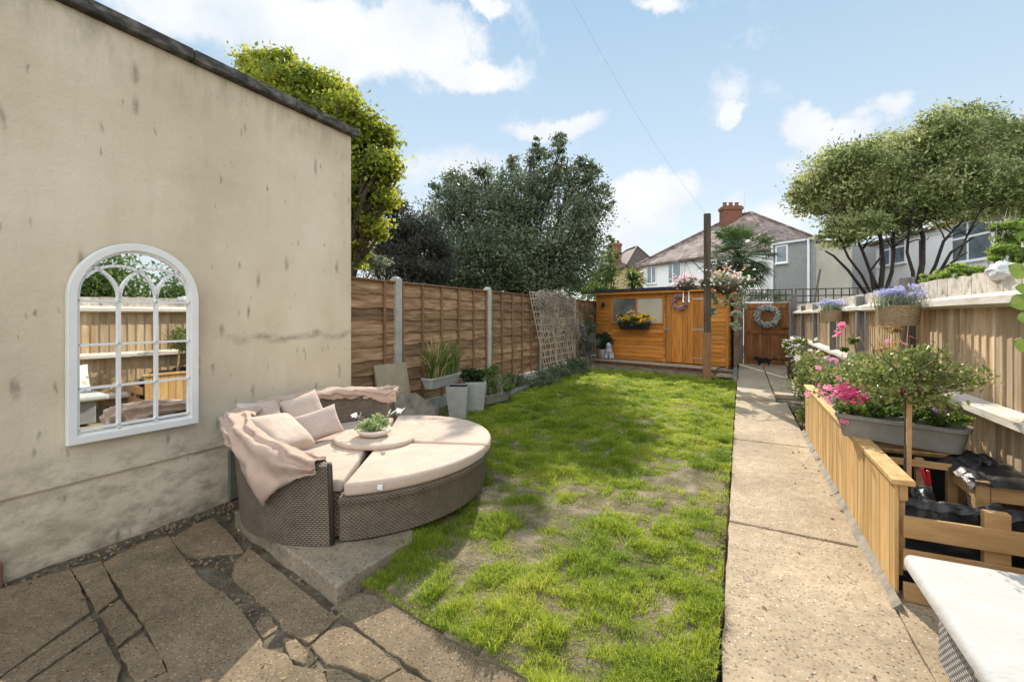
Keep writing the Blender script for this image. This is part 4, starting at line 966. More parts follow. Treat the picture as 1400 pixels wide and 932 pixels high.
t = thing('dry_climber', (-4.2,10.3,.05), 'dead grey brown climber tangled over the top of the trellis', 'climber')
m = MB()
for i in range(210):
    y0 = random.uniform(10.0,12.6); z0 = random.uniform(1.0,2.0); x0 = -4.27+.25*(2-z0)/1.9
    p = [Vector((x0+random.uniform(0,.06), y0, z0))]
    dv = Vector((random.uniform(-.03,.09), random.uniform(-.5,.5), random.uniform(-.3,.4)))
    for k in range(6): 
        dv += Vector((random.gauss(0,.05),random.gauss(0,.16),random.gauss(-.05,.12))); dv *= .85
        q = p[-1]+dv*.35; q.x = -4.27+.25*(2.05-q.z)/1.9+random.uniform(0,.10); q.z = min(q.z, 2.16); p.append(q)
    m.tube(p, [.006,.006,.005,.005,.004,.003,.002], 4)
for i in range(8):
    y0 = random.uniform(10.4,12.4); m.tube([(-3.9,y0,.05)]+[(-4.05-.2*k/5+random.uniform(-.03,.03), y0+random.gauss(0,.1)*k/3, .4*k) for k in range(1,6)], .010, 5)
m.build('stem', M['trellis'], t)
leafmesh('dead_leaves', cloudpts([(-4.2,10.4,1.80,.12,.7,.26),(-4.2,11.8,1.78,.12,.7,.26),(-4.15,12.2,1.1,.12,.4,.5),(-4.25,11.2,2.02,.1,1.1,.08)],9000,.35,.3), .04, M['dry'], t, aspect=.35)
# corner by the shed
weeds('grey_shrub','wispy dried grey shrub in the corner between fence and shed',[(-4.1,13.7,.5,.25,.35,.5),(-4.15,13.2,.9,.15,.3,.5)],4200,.04,M['lf_grey'],'shrub')
weeds('corner_climber','dark climber over the fence corner next to the shed',[(-4.2,14.3,1.2,.2,.5,.6),(-4.25,13.8,.7,.2,.5,.5)],3500,.05,M['lf_dark'],'climber')
# ================= shed =================
SHA, SHB_ = Vector((-4.24,15.1)), Vector((-.31,13.72)); se = (SHB_-SHA).normalized(); sn = Vector((-se.y, se.x)); SL = (SHB_-SHA).length
MS = Matrix(((se.x,.13,0,SHA.x),(se.y,.99,0,SHA.y),(0,0,1,0),(0,0,0,1)))   # x along front, y back
def sx_(u): 
    p, tt_ = hit_line(u, SHA, SHB_); return tt_*SL
def szz(u, v):
    p, _ = hit_line(u, SHA, SHB_); z = -p.x*SA_s + p.y*CA; return EYE+(432-v)*z/F

SA_s = math.sin(YAW)
t = thing('garden_shed', (MS @ Vector((SL/2,1,0.15))), 'orange stained timber garden shed with felt roof and wide window', 'shed')
SH0, SHF, SHB, SD = .15, 2.30, 2.10, 1.9
d0, d1 = sx_(911), sx_(965); w0, w1 = sx_(838), sx_(906); wz0, wz1 = szz(872,441), szz(872,408)
m = MB()
def shiplap(m, x0, x1, z0, z1):
    z = SH0
    while z < z1-.001:
        a, b = max(z,z0), min(z+.12,z1)
        if b-a > .01: m.add([(x0,-.014,a),(x1,-.014,a),(x1,-.002,b-.006),(x0,-.002,b-.006),(x0,.02,a),(x1,.02,a),(x1,.02,b-.006),(x0,.02,b-.006)], [(0,1,2,3),(4,7,6,5),(0,4,5,1),(3,2,6,7),(0,3,7,4),(1,5,6,2)], MS)
        z += .12
shiplap(m, 0, w0-.02, SH0, SHF); shiplap(m, w0-.02, w1+.02, SH0, wz0-.02); shiplap(m, w0-.02, w1+.02, wz1+.02, SHF); shiplap(m, w1+.02, d0, SH0, SHF); shiplap(m, d1, SL, SH0, SHF)
m.box((0,.02,SH0),(SL,.03,wz0-.03),MS); m.box((0,.02,wz1+.03),(SL,.03,SHF-.01),MS); m.box((0,.02,wz0-.03),(w0-.03,.03,wz1+.03),MS); m.box((w1+.03,.02,wz0-.03),(SL,.03,wz1+.03),MS)
m.build('front_wall', M['shed'], t)
m = MB(); z = SH0
while z < 2.25:
    for xx, sg in ((SL,1),(0,-1)): m.box((xx-.01 if sg>0 else -.012+xx,.0,z),(xx+.012 if sg>0 else xx+.01,SD,z+.114),MS)
    z += .12
m.box((.02,SD-.02,SH0),(SL-.02,SD,SHB),MS); m.build('side_wall', M['shed'], t)
m = MB()
for x in (0,SL): m.box((x-.03,-.03,SH0-.03),(x+.03,.03,SHF-.04),MS)
m.each('corner_trim', M['sheddoor'], t, bevel=.003)
dr = MB(); nbd = 7
for i in range(nbd): a = d0+.012+(d1-d0-.024)*i/nbd; dr.box((a,-.045,SH0+.02),(a+(d1-d0-.024)/nbd-.005,-.018,SHF-.14),MS)
dr = dr.build('door', M['sheddoor'], t, bevel=.002)
m = MB(); 
for z in (SH0+.18, 1.13, SHF-.32): m.box((d1-.36,-.052,z-.018),(d1-.01,-.046,z+.018),MS)
m.each('hinge', M['steel'], dr)
m = MB(); m.box((d0-.05,-.06,1.10),(d0+.11,-.047,1.13),MS); m.tube([MS@Vector((d0+.02,-.06,1.14)),MS@Vector((d0+.02,-.085,1.20)),MS@Vector((d0+.07,-.085,1.20))],.012,6); m.build('latch', M['steel'], dr)
m = MB(); m.box((d0-.014,-.022,SH0),(d0+.006,-.012,SHF-.1),MS); m.build('door_gap', M['darkwood'], t)
wn = MB()
for (a,b,c,d) in [(w0-.04,wz0-.04,w1+.04,wz0),(w0-.04,wz1,w1+.04,wz1+.04),(w0-.04,wz0,w0,wz1),(w1,wz0,w1+.04,wz1),((w0+w1)/2-.022,wz0,(w0+w1)/2+.022,wz1)]: wn.box((a,-.035,b),(c,-.008,d),MS)
wn = wn.build('window', M['sheddoor'], t, bevel=.003)
mpane2 = mk('shed_window_dark_reflection', [(.10,.11,.10),(.30,.29,.26)], 1.4, rough=.05, bump=0, spec=1.0)  # left pane: dark grey reflection painted into the base colour
mpane = mk('shed_window_cream_reflection', [(.50,.45,.34),(.58,.53,.42)], 1.2, rough=.08, bump=0, spec=.8)  # right pane: reflection of a cream wall painted into the base colour
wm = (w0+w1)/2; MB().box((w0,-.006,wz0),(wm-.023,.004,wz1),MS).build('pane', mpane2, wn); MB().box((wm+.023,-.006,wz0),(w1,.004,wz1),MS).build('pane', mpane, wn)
m = MB(); m.add([(-.14,-.18,SHF-.02),(SL+.14,-.18,SHF-.02),(SL+.14,SD+.1,SHB-.02),(-.14,SD+.1,SHB-.02),(-.14,-.18,SHF+.03),(SL+.14,-.18,SHF+.03),(SL+.14,SD+.1,SHB+.03),(-.14,SD+.1,SHB+.03)], [(0,3,2,1),(4,5,6,7),(0,1,5,4),(1,2,6,5),(2,3,7,6),(3,0,4,7)], MS)
m.box((-.145,-.192,SHF-.055),(SL+.145,-.181,SHF+.045),MS); m.build('roof', M['felt'], t)
m = MB(); m.box((-.10,-.17,SHF-.12),(SL+.10,-.15,SHF-.058),MS); m.box((SL+.10,-.15,SHF-.12),(SL+.12,SD,SHF-.30),MS); m.build('fascia', M['shed'], t)
t = thing('wall_lantern', MS@Vector((sx_(826),-.05,szz(826,421))), 'small black lantern on the left of the shed front', 'lamp')
lx, lz = sx_(826), szz(826,417); m = MB(); m.lathe([(.03,-.10),(.045,-.07),(.055,.04),(.07,.05),(.01,.10)], MS@Vector((lx,-.11,lz)), 8); m.box((lx-.02,-.10,lz),(lx+.02,-.01,lz+.03),MS); m.build('lantern', M['blackm'], t)
# brick plinth step
t = thing('shed_step', MS@Vector((SL/2,-.5,0)), 'low brick step with stone edging running along the shed front', 'step')
m = MB(); bxx = -.35
while bxx < SL+.1:
    for r_i in range(2): m.box((bxx+(.1 if r_i else 0)+.004,-.62+random.uniform(-.006,.006),-.02+r_i*.062),(bxx+(.1 if r_i else 0)+.206,-.5,.04+r_i*.062),MS)
    bxx += .215
m.build('brickwork', M['brick'], t, bevel=.005)
MB().box((-.3,-.50,-.05),(SL+.2,-.1,.09),MS).box((-.02,-.1,-.05),(SL+.02,SD,.12),MS).build('core', M['kerb'], t)
m = MB()
for i in range(7): m.box((-.35+i*.62,-.65,.104),(.262+i*.62,-.12,.142+.004*(i%2)),MS)
m.each('edging_slab', M['slab'], t, bevel=.008)
o = MB().prism(slabpoly([tuple((MS@Vector((x,y,0)))[:2]) for x,y in [(SL-.1,-1.0),(SL+.38,-1.0),(SL+.38,-.70),(SL-.1,-.70)]],4,.01),-.02,.05).build('stepping_slab', M['slab'], None, bevel=.008); tag(o,'small buff slab on the grass beside the timber pole','slab')
# flower box
tx0, tx1 = sx_(849), sx_(890); zb = szz(870,441)
a_, b_ = MS@Vector((tx0,-.16,0)), MS@Vector((tx1,-.16,0))
tr, Mx, L_ = trough('window_box', 'dark window box of yellow flowers under the shed window', a_.xy, b_.xy, zb, .2, .2, M['black'])
ct = [(p.x,p.y,zb+.12,.2,.12,.13) for p in [a_.lerp(b_,k) for k in (.15,.4,.65,.88)]]
leafmesh('foliage', cloudpts(ct+[(c[0],c[1]-.05,zb-.05,.2,.12,.1) for c in ct],2600,.3,.3), .05, M['lf_mid'], tr)
C = cloudpts([(c[0],c[1]-.05,c[2]+.04,.2,.12,.15) for c in ct],95,.9,.6,subn=30); flowers('blossom', C, .075, M['yel'], tr, 7)
# wreaths
def wreath(name, label, c, rr, th, normal, m1, m2, n):
    t = thing(name, c, label, 'wreath'); c = Vector(c); nn = Vector(normal).normalized(); a = nn.cross(Vector((0,0,1))).normalized(); b = a.cross(nn)
    MB().tube([c+(a*math.cos(2*PI*i/20)+b*math.sin(2*PI*i/20))*rr for i in range(21)], th*.4, 6).build('hoop', M['bark'], t)
    def pts(n): 
        ph = rng.uniform(0,2*PI,n); o_ = unit(n)*rng.uniform(.3,1,n)[:,None]*th
        return np.array([list(c+(a*math.cos(p)+b*math.sin(p))*rr+nn*.02) for p in ph])+o_
    leafmesh('leaves', pts(n), .05, m1, t, aspect=.6); flowers('blossom', pts(int(n/12)), .035, m2, t, 5)
    return t
sn3 = Vector((-sn.x,-sn.y,0))
wreath('door_wreath','pink and cream flower wreath on the shed door', (MS@Vector((sx_(931),-.10,szz(931,413)))), .18, .075, sn3, petal('dusty_pink_petals',(.35,.2,.2),(.6,.45,.42)), M['palepink'], 900)
# corner ornaments in front of shed
q = MS@Vector((sx_(829)+.05,-.35,.145)); t = thing('potted_topiary', q, 'clipped round dark bush in a pale pot left of the shed', 'potted plant')
MB().lathe([(.11,0),(.15,.12),(.19,.27),(.2,.3),(.17,.3),(.16,.26)], q, 20).build('pot', M['conc'], t, smooth=True)
MB().tube([q+Vector((0,0,.25)),q+Vector((0,0,.5))],.02,6).build('stem', M['bark'], t)
leafmesh('foliage', cloudpts([(q.x,q.y,q.z+.58,.27,.27,.27)],7000,.22,.75), .035, M['lf_topiary'], t)
def skinfig(name, verts, edges, radii, mat, parent=None, sub=2, root=0):
    me = bpy.data.meshes.new(name); A = [Vector(v) for v in verts]
    org = wloc(parent) if parent else Vector((A[root].x,A[root].y,min(v.z for v in A)))
    me.from_pydata([tuple(v-org) for v in A], edges, []); me.materials.append(mat)
    o = bpy.data.objects.new(name, me); COL.objects.link(o)
    if parent: o.parent = parent
    else: o.location = org
    s = o.modifiers.new('Skin','SKIN'); me.skin_vertices.new() if not me.skin_vertices else None
    for i, r in enumerate(radii):
        sv = me.skin_vertices[0].data[i]; sv.radius = (r,r); sv.use_root = (i == root)
    u = o.modifiers.new('Subdivision','SUBSURF'); u.levels = sub; u.render_levels = sub; s.use_smooth_shade = True
    return o
q = MS@Vector((sx_(838.5)+.02,-.38,.145)); k = 1.0
dg = [(0,0,.14),(0,-.02,.24),(0,-.05,.33),(0,-.07,.40),(0,-.10,.46),(0,-.17,.45),(.06,-.09,.22),(.065,-.12,.10),(.065,-.15,.02),(-.06,-.09,.22),(-.065,-.12,.10),(-.065,-.15,.02),(.09,.02,.10),(.11,-.08,.04),(-.09,.02,.10),(-.11,-.08,.04),(.05,-.07,.52),(-.05,-.07,.52)]
o = skinfig('dog_statue', [q+Vector(v) for v in dg], [(0,1),(1,2),(2,3),(3,4),(4,5),(2,6),(6,7),(7,8),(2,9),(9,10),(10,11),(0,12),(12,13),(0,14),(14,15),(4,16),(4,17)], [.11,.11,.095,.07,.075,.045,.045,.035,.035,.045,.035,.035,.075,.04,.075,.04,.025,.025], M['statue'])
tag(o, 'pale blue grey stone dog sitting on the shed step', 'statue')
# ================= pole and hanging baskets =================
pb = Vector((-.69,11.8,0))
t = thing('timber_pole', pb, 'tall dark square timber pole standing at the lawn end', 'pole')
MB().box((pb.x-.075,pb.y-.075,-.1),(pb.x+.075,pb.y+.075,3.88)).build('post', M['polewood'], t, bevel=.012)
MB().box((pb.x-.095,pb.y-.10,-.02),(pb.x+.09,pb.y-.076,1.12)).build('repair_board', M['batten'], t, bevel=.006)
m = MB(); ca, sa = CA, SA
ex = Vector((CA,SA,0))
for sg, ln_ in ((-1,.48),(1,.42)):
    m.tube([pb+ex*.07*sg+Vector((0,0,2.75)), pb+ex*ln_*sg+Vector((0,0,2.80)), pb+ex*(ln_+.03)*sg+Vector((0,0,2.76))], .011, 6)
    m.tube([pb+ex*.07*sg+Vector((0,0,2.5)), pb+ex*ln_*.7*sg+Vector((0,0,2.78))], .009, 6)
m.each('bracket', M['blackm'], t)
def hanging(name, label, c, rad, n, lm, fl, trail, hook):
    t = thing(name, c, label, 'hanging basket'); c = Vector(c)
    MB().lathe([(.02,-rad*.75),(rad*.5,-rad*.62),(rad*.82,-rad*.3),(rad,0),(rad*.9,.01)], c, 20).build('basket', mk('coir_liner',[(.05,.03,.02),(.12,.08,.05)],20,bump=.8), t, smooth=True)
    m = MB()
    for k in range(3): a = 2*PI*k/3+.4; m.tube([c+Vector((rad*math.cos(a),rad*math.sin(a),0)), Vector(hook)], .004, 4)
    m.build('chain', M['blackm'], t)
    leafmesh('foliage', cloudpts([(c.x,c.y,c.z+rad*.35,rad*1.25,rad*1.25,rad*.55)]+trail, n, .3, .5), .05, lm, t, up=.5)
    for nm, mm, k, sz in fl: flowers(nm, cloudpts([(c.x,c.y,c.z+rad*.45,rad*1.3,rad*1.3,rad*.6)], k, .8, .7, subn=40), sz, mm, t)
    return t
hb = P(942,388,10.75); hk = pb - ex*.5 + Vector((0,0,2.77)); hb = Vector((hk.x,hk.y,hb.z))
t = hanging('hanging_basket','smaller hanging basket of pale pink flowers left of the pole', hb, .21, 900, M['lf_sage'], [('blossom',M['palepink'],190,.05)], [], hk)
m = MB()
for k in (-.06,.07): m.tube([hb+ex*k+Vector((0,0,-.14)), hb+ex*k+Vector((0,0,-.30)), hb+ex*k*1.05+Vector((0,0,-.42))], [.004,.012,.016], 6)
m.each('tassel', M['whitep'], t)
hk = pb + ex*.45 + Vector((0,0,2.77)); hc = Vector((hk.x-.02,hk.y,2.22))
tl = [(hc.x-.28,hc.y,hc.z-.45,.09,.09,.36),(hc.x+.22,hc.y-.05,hc.z-.62,.07,.07,.55),(hc.x+.33,hc.y,hc.z-.3,.08,.08,.3),(hc.x-.38,hc.y,hc.z+.02,.2,.15,.16),(hc.x+.0,hc.y,hc.z-.3,.1,.1,.2),(hc.x+.38,hc.y,hc.z+.08,.18,.15,.15)]
t = hanging('trailing_basket','large hanging basket of trailing greenery and mixed flowers right of the pole', hc, .29, 8500, M['lf_sage'], [('orange_blossom',M['orange'],60,.06),('cream_blossom',M['cream'],230,.055),('pink_blossom',M['palepink'],120,.05)], tl, hk)
# ================= gate end =================
GY = 15.9
t = thing('garden_gate', (.71,GY,0), 'brown ledged timber gate closing the end of the path', 'gate')
m = MB(); nb = 10
for i in range(nb): a = .13+1.14*i/nb; m.box((a+.002,GY-.012,.05),(a+1.14/nb-.002,GY+.012,1.88)); m.box((a,GY+.0125,.06),(a+1.14/nb,GY+.02,1.87))
m.build('boards', M['gate'], t)
m = MB()
for z in (.28,1.02,1.78): m.box((.13,GY-.04,z-.05),(1.27,GY-.013,z+.05))
m.each('ledge', M['gate'], t, bevel=.004)
m = MB(); m.box((.10,GY-.05,.03),(.17,GY+.02,1.9)); m.box((1.23,GY-.05,.03),(1.30,GY+.02,1.9)); m.each('stile', M['gate'], t, bevel=.004)
m = MB(); m.box((1.10,GY-.055,1.12),(1.28,GY-.04,1.16)); m.build('latch', M['blackm'], t)
wreath('gate_wreath','pale grey green leafy wreath hanging on the brown gate', (.72,GY-.09,1.50), .27, .10, (0,-1,0), mk('silver_leaf',[(.32,.36,.33),(.6,.64,.6)],20), M['whitep'], 1300)
for x, w_, h_, lb in ((-.0,.16,2.08,'grey weathered gate post on the shed side'),(1.40,.15,2.12,'dark grey gate post against the right fence')):
    o = MB().box((x-w_/2,GY-.10,-.1),(x+w_/2,GY+.06,h_)).build('gate_post', M['greywood'], None, bevel=.008); tag(o, lb, 'post', 'gate posts')
t = thing('slatted_screen', (-.1,15.0,0), 'grey slatted screen filling the gap between shed and gate', 'fence'); m = MB()
for i in range(14): m.box((-.13,14.2,.08+i*.135),(-.105,15.75,.195+i*.135))
m.build('slats', M['greywood'], t); MB().box((-.16,14.1,-.1),(-.08,14.2,2.0)).build('post', M['greywood'], t, bevel=.006)
o = MB().box((-.16,11.6,-.03),(-.06,14.0,.13)).build('edging_timber', M['greywood'], None, bevel=.01); tag(o, 'grey timber edging between the shed step and the path slabs', 'edging')
def lattice(name, label, x0, x1, y, z0, z1, stp, mat):
    t = thing(name, ((x0+x1)/2,y,z0), label, 'trellis')
    m = MB(); nx_ = round((x1-x0)/stp)
    for i in range(nx_+1): x = x0+(x1-x0)*i/nx_; m.box((x-.014,y-.012,z0),(x+.014,y+.0,z1))
    m.each('upright', mat, t)
    m = MB(); nz_ = max(2, round((z1-z0)/stp))
    for i in range(nz_+1): z = z0+(z1-z0)*i/nz_; m.box((x0-.02,y+.0005,z-.014),(x1+.02,y+.014,z+.014))
    m.each('crosspiece', mat, t); return t
lattice('trellis_topper','dark lattice trellis strip above the gate',-.05,1.36,GY-.02,1.96,2.28,.16,M['darkwood'])
lattice('trellis_topper','dark lattice trellis strip beyond the right fence end',1.46,4.6,GY+.05,1.9,2.28,.19,M['darkwood'])
MB
o = MB().tube([(2.0,16.6,0),(2.0,16.6,1.9),(2.15,16.6,2.9)],.03,8).build('leaning_pole', M['greywood'], None); tag(o,'thin grey pole leaning up behind the gate trellis','pole')
# black cat in front of the gate
q = Vector((.62,15.35,.065))
ct_ = [(-.10,0,.17),(0,0,.175),(.11,0,.17),(.17,0,.20),(.225,-.01,.225),(.27,-.015,.215),(.12,.035,.09),(.12,.04,.01),(.12,-.035,.09),(.14,-.04,.01),(-.10,.04,.11),(-.13,.045,.06),(-.11,.045,.01),(-.10,-.04,.11),(-.13,-.045,.06),(-.11,-.045,.01),(-.17,0,.18),(-.27,0,.22),(-.36,.01,.17),(.215,.022,.27),(.215,-.04,.27)]
o = skinfig('black_cat', [q+Vector((-v[0],v[1],v[2])) for v in ct_], [(0,1),(1,2),(2,3),(3,4),(4,5),(2,6),(6,7),(2,8),(8,9),(0,10),(10,11),(11,12),(0,13),(13,14),(14,15),(0,16),(16,17),(17,18),(4,19),(4,20)], [.062,.068,.06,.045,.048,.026,.028,.018,.028,.018,.042,.022,.018,.042,.022,.018,.022,.017,.012,.014,.014], M['catfur'], root=1)
tag(o, 'black cat standing on the slabs in front of the gate', 'cat')
# dark pot by gate
q = Vector((1.12,12.4,.0)); t = thing('tall_dark_pot', q, 'dark brown pot of white flowers beside the path near the gate', 'potted plant')
MB().lathe([(.13,0),(.16,.3),(.19,.55),(.2,.58),(.17,.58)], q, 20).build('pot', mk('brown_glaze',[(.05,.025,.02),(.1,.05,.04)],6,rough=.4), t, smooth=True)
leafmesh('foliage', cloudpts([(q.x,q.y,.82,.22,.22,.22)],900,.3,.5), .06, M['lf_mid'], t); flowers('blossom', cloudpts([(q.x-.03,q.y,.85,.2,.2,.2)],22,.35,.6,subn=12), .08, M['whitep'], t)
# ================= right fence =================
RX = 1.45
t = thing('closeboard_fence', (RX,8,0), 'sunlit feather edge board fence with bleached rails along the right side', 'fence')
rp = [-.2,1.9,5.56,7.5,9.5,11.6,13.7,15.7]
for a, b in zip(rp[:-1], rp[1:]):
    m = MB(); mt2 = MB(); y = a+.06; 
    while y < b-.06:
        wv = .105+random.uniform(-.006,.008); tp = 1.79+random.uniform(-.012,.012)+.012*fbm(y,0,0,1,3); zc = 1.62
        x0 = RX+random.uniform(-.002,.003); y1 = min(y+wv, b-.055)
        pr_ = [(x0,y),(x0+.010,y1+.012),(x0+.016,y1+.012),(x0+.018,y)]
        m.prism(pr_, .14, zc); mt2.box((x0+.001,y+.001,zc+.001),(x0+.016,min(y+wv,b-.055)-.001,tp)); y += wv
    m.build('boards', M['feather'], t); mt2.build('board_tops', M['flaky'], t)
    m = MB()
    for z in (1.60, .90, .28):
        yy = [a+.0, a+(b-a)*.33, a+(b-a)*.66, b]
        for p, q in zip(yy[:-1], yy[1:]):
            zz0, zz1 = z+.008*fbm(p,z,0,1), z+.008*fbm(q,z,0,1)
            m.add([(RX-.002,p,zz0-.045),(RX-.095,p,zz0-.025),(RX-.095,p,zz0+.02),(RX-.002,p,zz0+.05),(RX-.002,q,zz1-.045),(RX-.095,q,zz1-.025),(RX-.095,q,zz1+.02),(RX-.002,q,zz1+.05)],[(0,1,2,3),(7,6,5,4),(0,4,5,1),(1,5,6,2),(2,6,7,3),(3,7,4,0)])
    m.each('rail', M['bleach'], t)
    MB().box((RX+.0,a,-.1),(RX+.03,b,.14)).build('gravel_board', M['kerb'], t)
for y in rp: MB().box((RX-(.115 if abs(y-5.56)<.01 else .085),y-(.06 if abs(y-5.56)<.01 else .04),-.1),(RX-.0,y+(.06 if abs(y-5.56)<.01 else .04),1.86 if abs(y-5.56)<.01 else 1.76)).build('post', M['greywood'], t, bevel=.01)
# crumpled sheet on the fence top
def crumple(name, label, c, sz, mat, cat, n=26, amp=.3, seed=0):
    m = MB()
    def fn(u, v):
        th = PI*u; ph = 2*PI*v; d = Vector((math.sin(th)*math.cos(ph), math.sin(th)*math.sin(ph), math.cos(th)))
        k = 1+amp*fbm(d.x*1.4+seed, d.y*1.4, d.z*1.4, 1.3, 5); return (c[0]+d.x*sz[0]*k, c[1]+d.y*sz[1]*k, c[2]+d.z*sz[2]*k)
    m.grid(fn, n, n*2); return tag(m.build(name, mat, None, smooth=True), label, cat)
crumple('plastic_sheet','crumpled white plastic bag bundled on top of the right fence',(RX+.02,3.95,1.775),(.06,.14,.06),M['plastic_sheet'],'plastic bag',seed=3)
# hanging wicker planters on the fence
def fence_planter(label, c, r, h):
    t = thing('wicker_planter', (c[0],c[1],c[2]), label, 'planter', 'planters hooked on the right fence'); c = Vector(c)
    MB().lathe([(r*.92,0),(r*.97,h*.5),(r,h),(r*.9,h),(r*.88,h*.85)], c, 22, sy=1.1).build('basket', M['basketw'], t, smooth=False)
    C = [(c.x+random.gauss(0,r*.5),c.y+random.gauss(0,r*.5),c.z+h*.85) for i in range(420)]
    blades('stalk', C, r*1.25, .006, M['lf_sage'], t, .8, 3)
    leafmesh('flower_spikes', cloudpts([(c.x,c.y,c.z+h+r*.75,r*1.25,r*1.3,r*.38)],1900,.2,.5), .018, M['lf_lav'], t, aspect=.6)
    return t
fence_planter('wicker planter of lavender on the fence by the thick grey post', (1.22,5.08,1.42), .155, .17)
fence_planter('smaller looking wicker planter of lavender farther down the right fence', (1.26,8.55,1.42), .16, .17)
# ================= raised bed =================
t = thing('raised_bed', (1.0,5,0), 'raised bed faced with golden vertical boards along the path', 'planter')
m = MB(); y = 3.15
while y < 6.95:
    w_ = .098; m.box((.742+random.uniform(-.002,.002),y,.02),(.762,y+w_-.004,.605+random.uniform(-.004,.004))); y += w_
m.build('boards', M['picket'], t, bevel=.003)
m = MB(); m.box((.725,3.12,.607),(.825,5.05,.635)); m.box((.725,5.053,.607),(.825,6.97,.634)); m.build('capping', M['picket'], t, bevel=.004)
m = MB(); m.box((.764,3.152,.52),(.80,6.95,.604)); m.box((.764,3.2,.1),(.80,3.28,.518)); m.build('back_rail', M['pine'], t)
MB().box((.80,4.35,.0),(1.40,6.95,.50)).build('compost', M['soil'], t)
m = MB(); m.box((.764,6.955,.02),(1.40,6.98,.60)); m.box((.80,4.32,.02),(1.40,4.345,.52)); m.build('end_board', M['picket'], t, bevel=.003)
# pallet front and crates with liner
t = thing('pallet_frame', (1.1,3.17,0), 'open slatted timber frame with black liner behind the white bench', 'frame')
m = MB()
for z0, z1 in ((.335,.447),(.165,.272),(-.0,.098)): m.box((.775,3.12,z0),(1.43,3.142,z1))
m.each('slat', M['pine'], t, bevel=.003)
m = MB(); m.box((1.10,3.144,.0),(1.20,3.19,.52)); m.box((1.30,3.144,.0),(1.39,3.19,.40)); m.each('post', M['pine'], t, bevel=.003)
m = MB()
def liner(u, v):
    x = .79+.62*u; z = .02+.47*v+.02*fbm(u*4,v*2,0,1); return (x, 3.215+.03*fbm(u*3,v*3,1,1.5,4)+.05*max(0,v-.8)*5*abs(fbm(u*6,0,2,1)), z)
m.grid(liner, 40, 16); m.build('liner', M['black'], t, smooth=True)
m = MB(); m.grid(lambda u,v: (.79+.62*u, 3.2+.10*v+.01*fbm(u*9,v,0,1), .475+.035*math.sin(PI*v)+.02*fbm(u*7,v*2,3,1,3)), 50, 8); m.build('liner_fold', M['black'], t, smooth=True)
crumple('black_sack','black plastic sack slumped inside the front of the raised bed',(.90,3.42,.42),(.09,.13,.11),M['black'],'sack',seed=8,amp=.5)
crumple('bin_liner','black plastic sheeting crumpled under the right end of the grey trough',(1.30,3.82,.59),(.09,.18,.06),M['black'],'sheeting',seed=14,amp=.6)
t = thing('wooden_crate', (1.30,3.5,.0), 'wooden crate with black plastic over its lid beside the fence', 'crate')
m = MB(); m.box((1.16,3.42,.02),(1.22,3.48,.60)); m.box((1.385,3.42,.02),(1.43,3.48,.60)); m.box((1.16,3.80,.02),(1.21,3.85,.60)); m.each('post', M['pine'], t, bevel=.003)
m = MB(); m.box((1.225,3.43,.49),(1.383,3.45,.595)); m.box((1.165,3.485,.49),(1.185,3.795,.595)); m.box((1.165,3.485,.25),(1.185,3.795,.34)); m.box((1.225,3.43,.25),(1.383,3.45,.34)); m.each('slat', M['pine'], t, bevel=.003)
m = MB(); m.grid(lambda u,v: (1.13+.31*u, 3.40+.48*v, .612+.012*fbm(u*3,v*4,0,1.5,4)-.05*max(0,.12-u)*6-.05*max(0,.1-v)*6), 24, 30); m.build('cover', M['black'], t, smooth=True)
o = MB().box((.80,3.10,.50),(.80,3.10,.50)) 
t = thing('trough_stand', (1.05,3.9,0), 'rough timber stand carrying the grey flower trough', 'stand')
m = MB(); m.beam((.805,3.78,.575),(1.30,3.70,.585),.035,.035); m.beam((.805,4.15,.585),(1.35,4.10,.60),.035,.035); m.each('crossbar', M['pine'], t)
m = MB(); m.box((1.0,3.78,.0),(1.04,3.82,.60)); m.box((1.31,4.12,.0),(1.35,4.16,.58)); m.box((.84,3.80,.0),(.88,3.84,.55)); m.each('leg', M['pine'], t)
MB().box((.80,4.345-.06,.0),(1.44,4.31,.5)).build('liner', M['black'], t)
t = thing('garden_shears', (.99,3.55,.45), 'red handled shears stuck among the black sacks', 'shears')
MB().beam((.985,3.52,.60),(1.005,3.56,.50),.016,.012).beam((.965,3.55,.60),(.995,3.57,.50),.016,.012).each('handle', M['red'], t, bevel=.004)
MB().beam((1.005,3.56,.50),(1.03,3.60,.36),.018,.004).build('blade', M['steel'], t)
# grey trough with flowers, lying across the bed
tr, Mx, L_ = trough('flower_trough', 'long grey trough of mixed flowers across the raised bed', (.66,4.22), (1.31,3.93), .79, .215, .165, M['trough'])
lc = [Mx@Vector((x,0,.05)) for x in (.08,.2,.32,.45,.56,.64)]
leafmesh('foliage', cloudpts([(p.x,p.y,p.z,.09,.09,.05) for p in lc], 2600, .3, .4), .034, M['lf_mid'], tr, up=-.2)
leafmesh('bright_foliage', cloudpts([(lc[5].x,lc[5].y,lc[5].z-.01,.10,.09,.035),(lc[1].x,lc[1].y,lc[1].z-.02,.10,.09,.035)], 1500, .3, .4), .022, M['lf_bright'], tr)
flowers('magenta_blossom', cloudpts([(lc[0].x,lc[0].y,lc[0].z+.09,.09,.08,.045)], 60, .9, .5, subn=20), .042, M['mag'], tr)
flowers('pink_blossom', cloudpts([(lc[0].x-.08,lc[0].y+.03,lc[0].z+.08,.09,.08,.04),(lc[0].x-.05,lc[0].y-.03,lc[0].z-.10,.04,.05,.06)], 40, .9, .5, subn=16), .036, M['pink'], tr)
flowers('purple_blossom', [Mx@Vector((x,random.uniform(-.06,.06),.09)) for x in (.50,.53,.57,.59,.55)], .045, M['purp'], tr)
flowers('crimson_blossom', [Mx@Vector((.545,0,.125)),Mx@Vector((.56,.02,.12))], .05, M['mag'], tr)
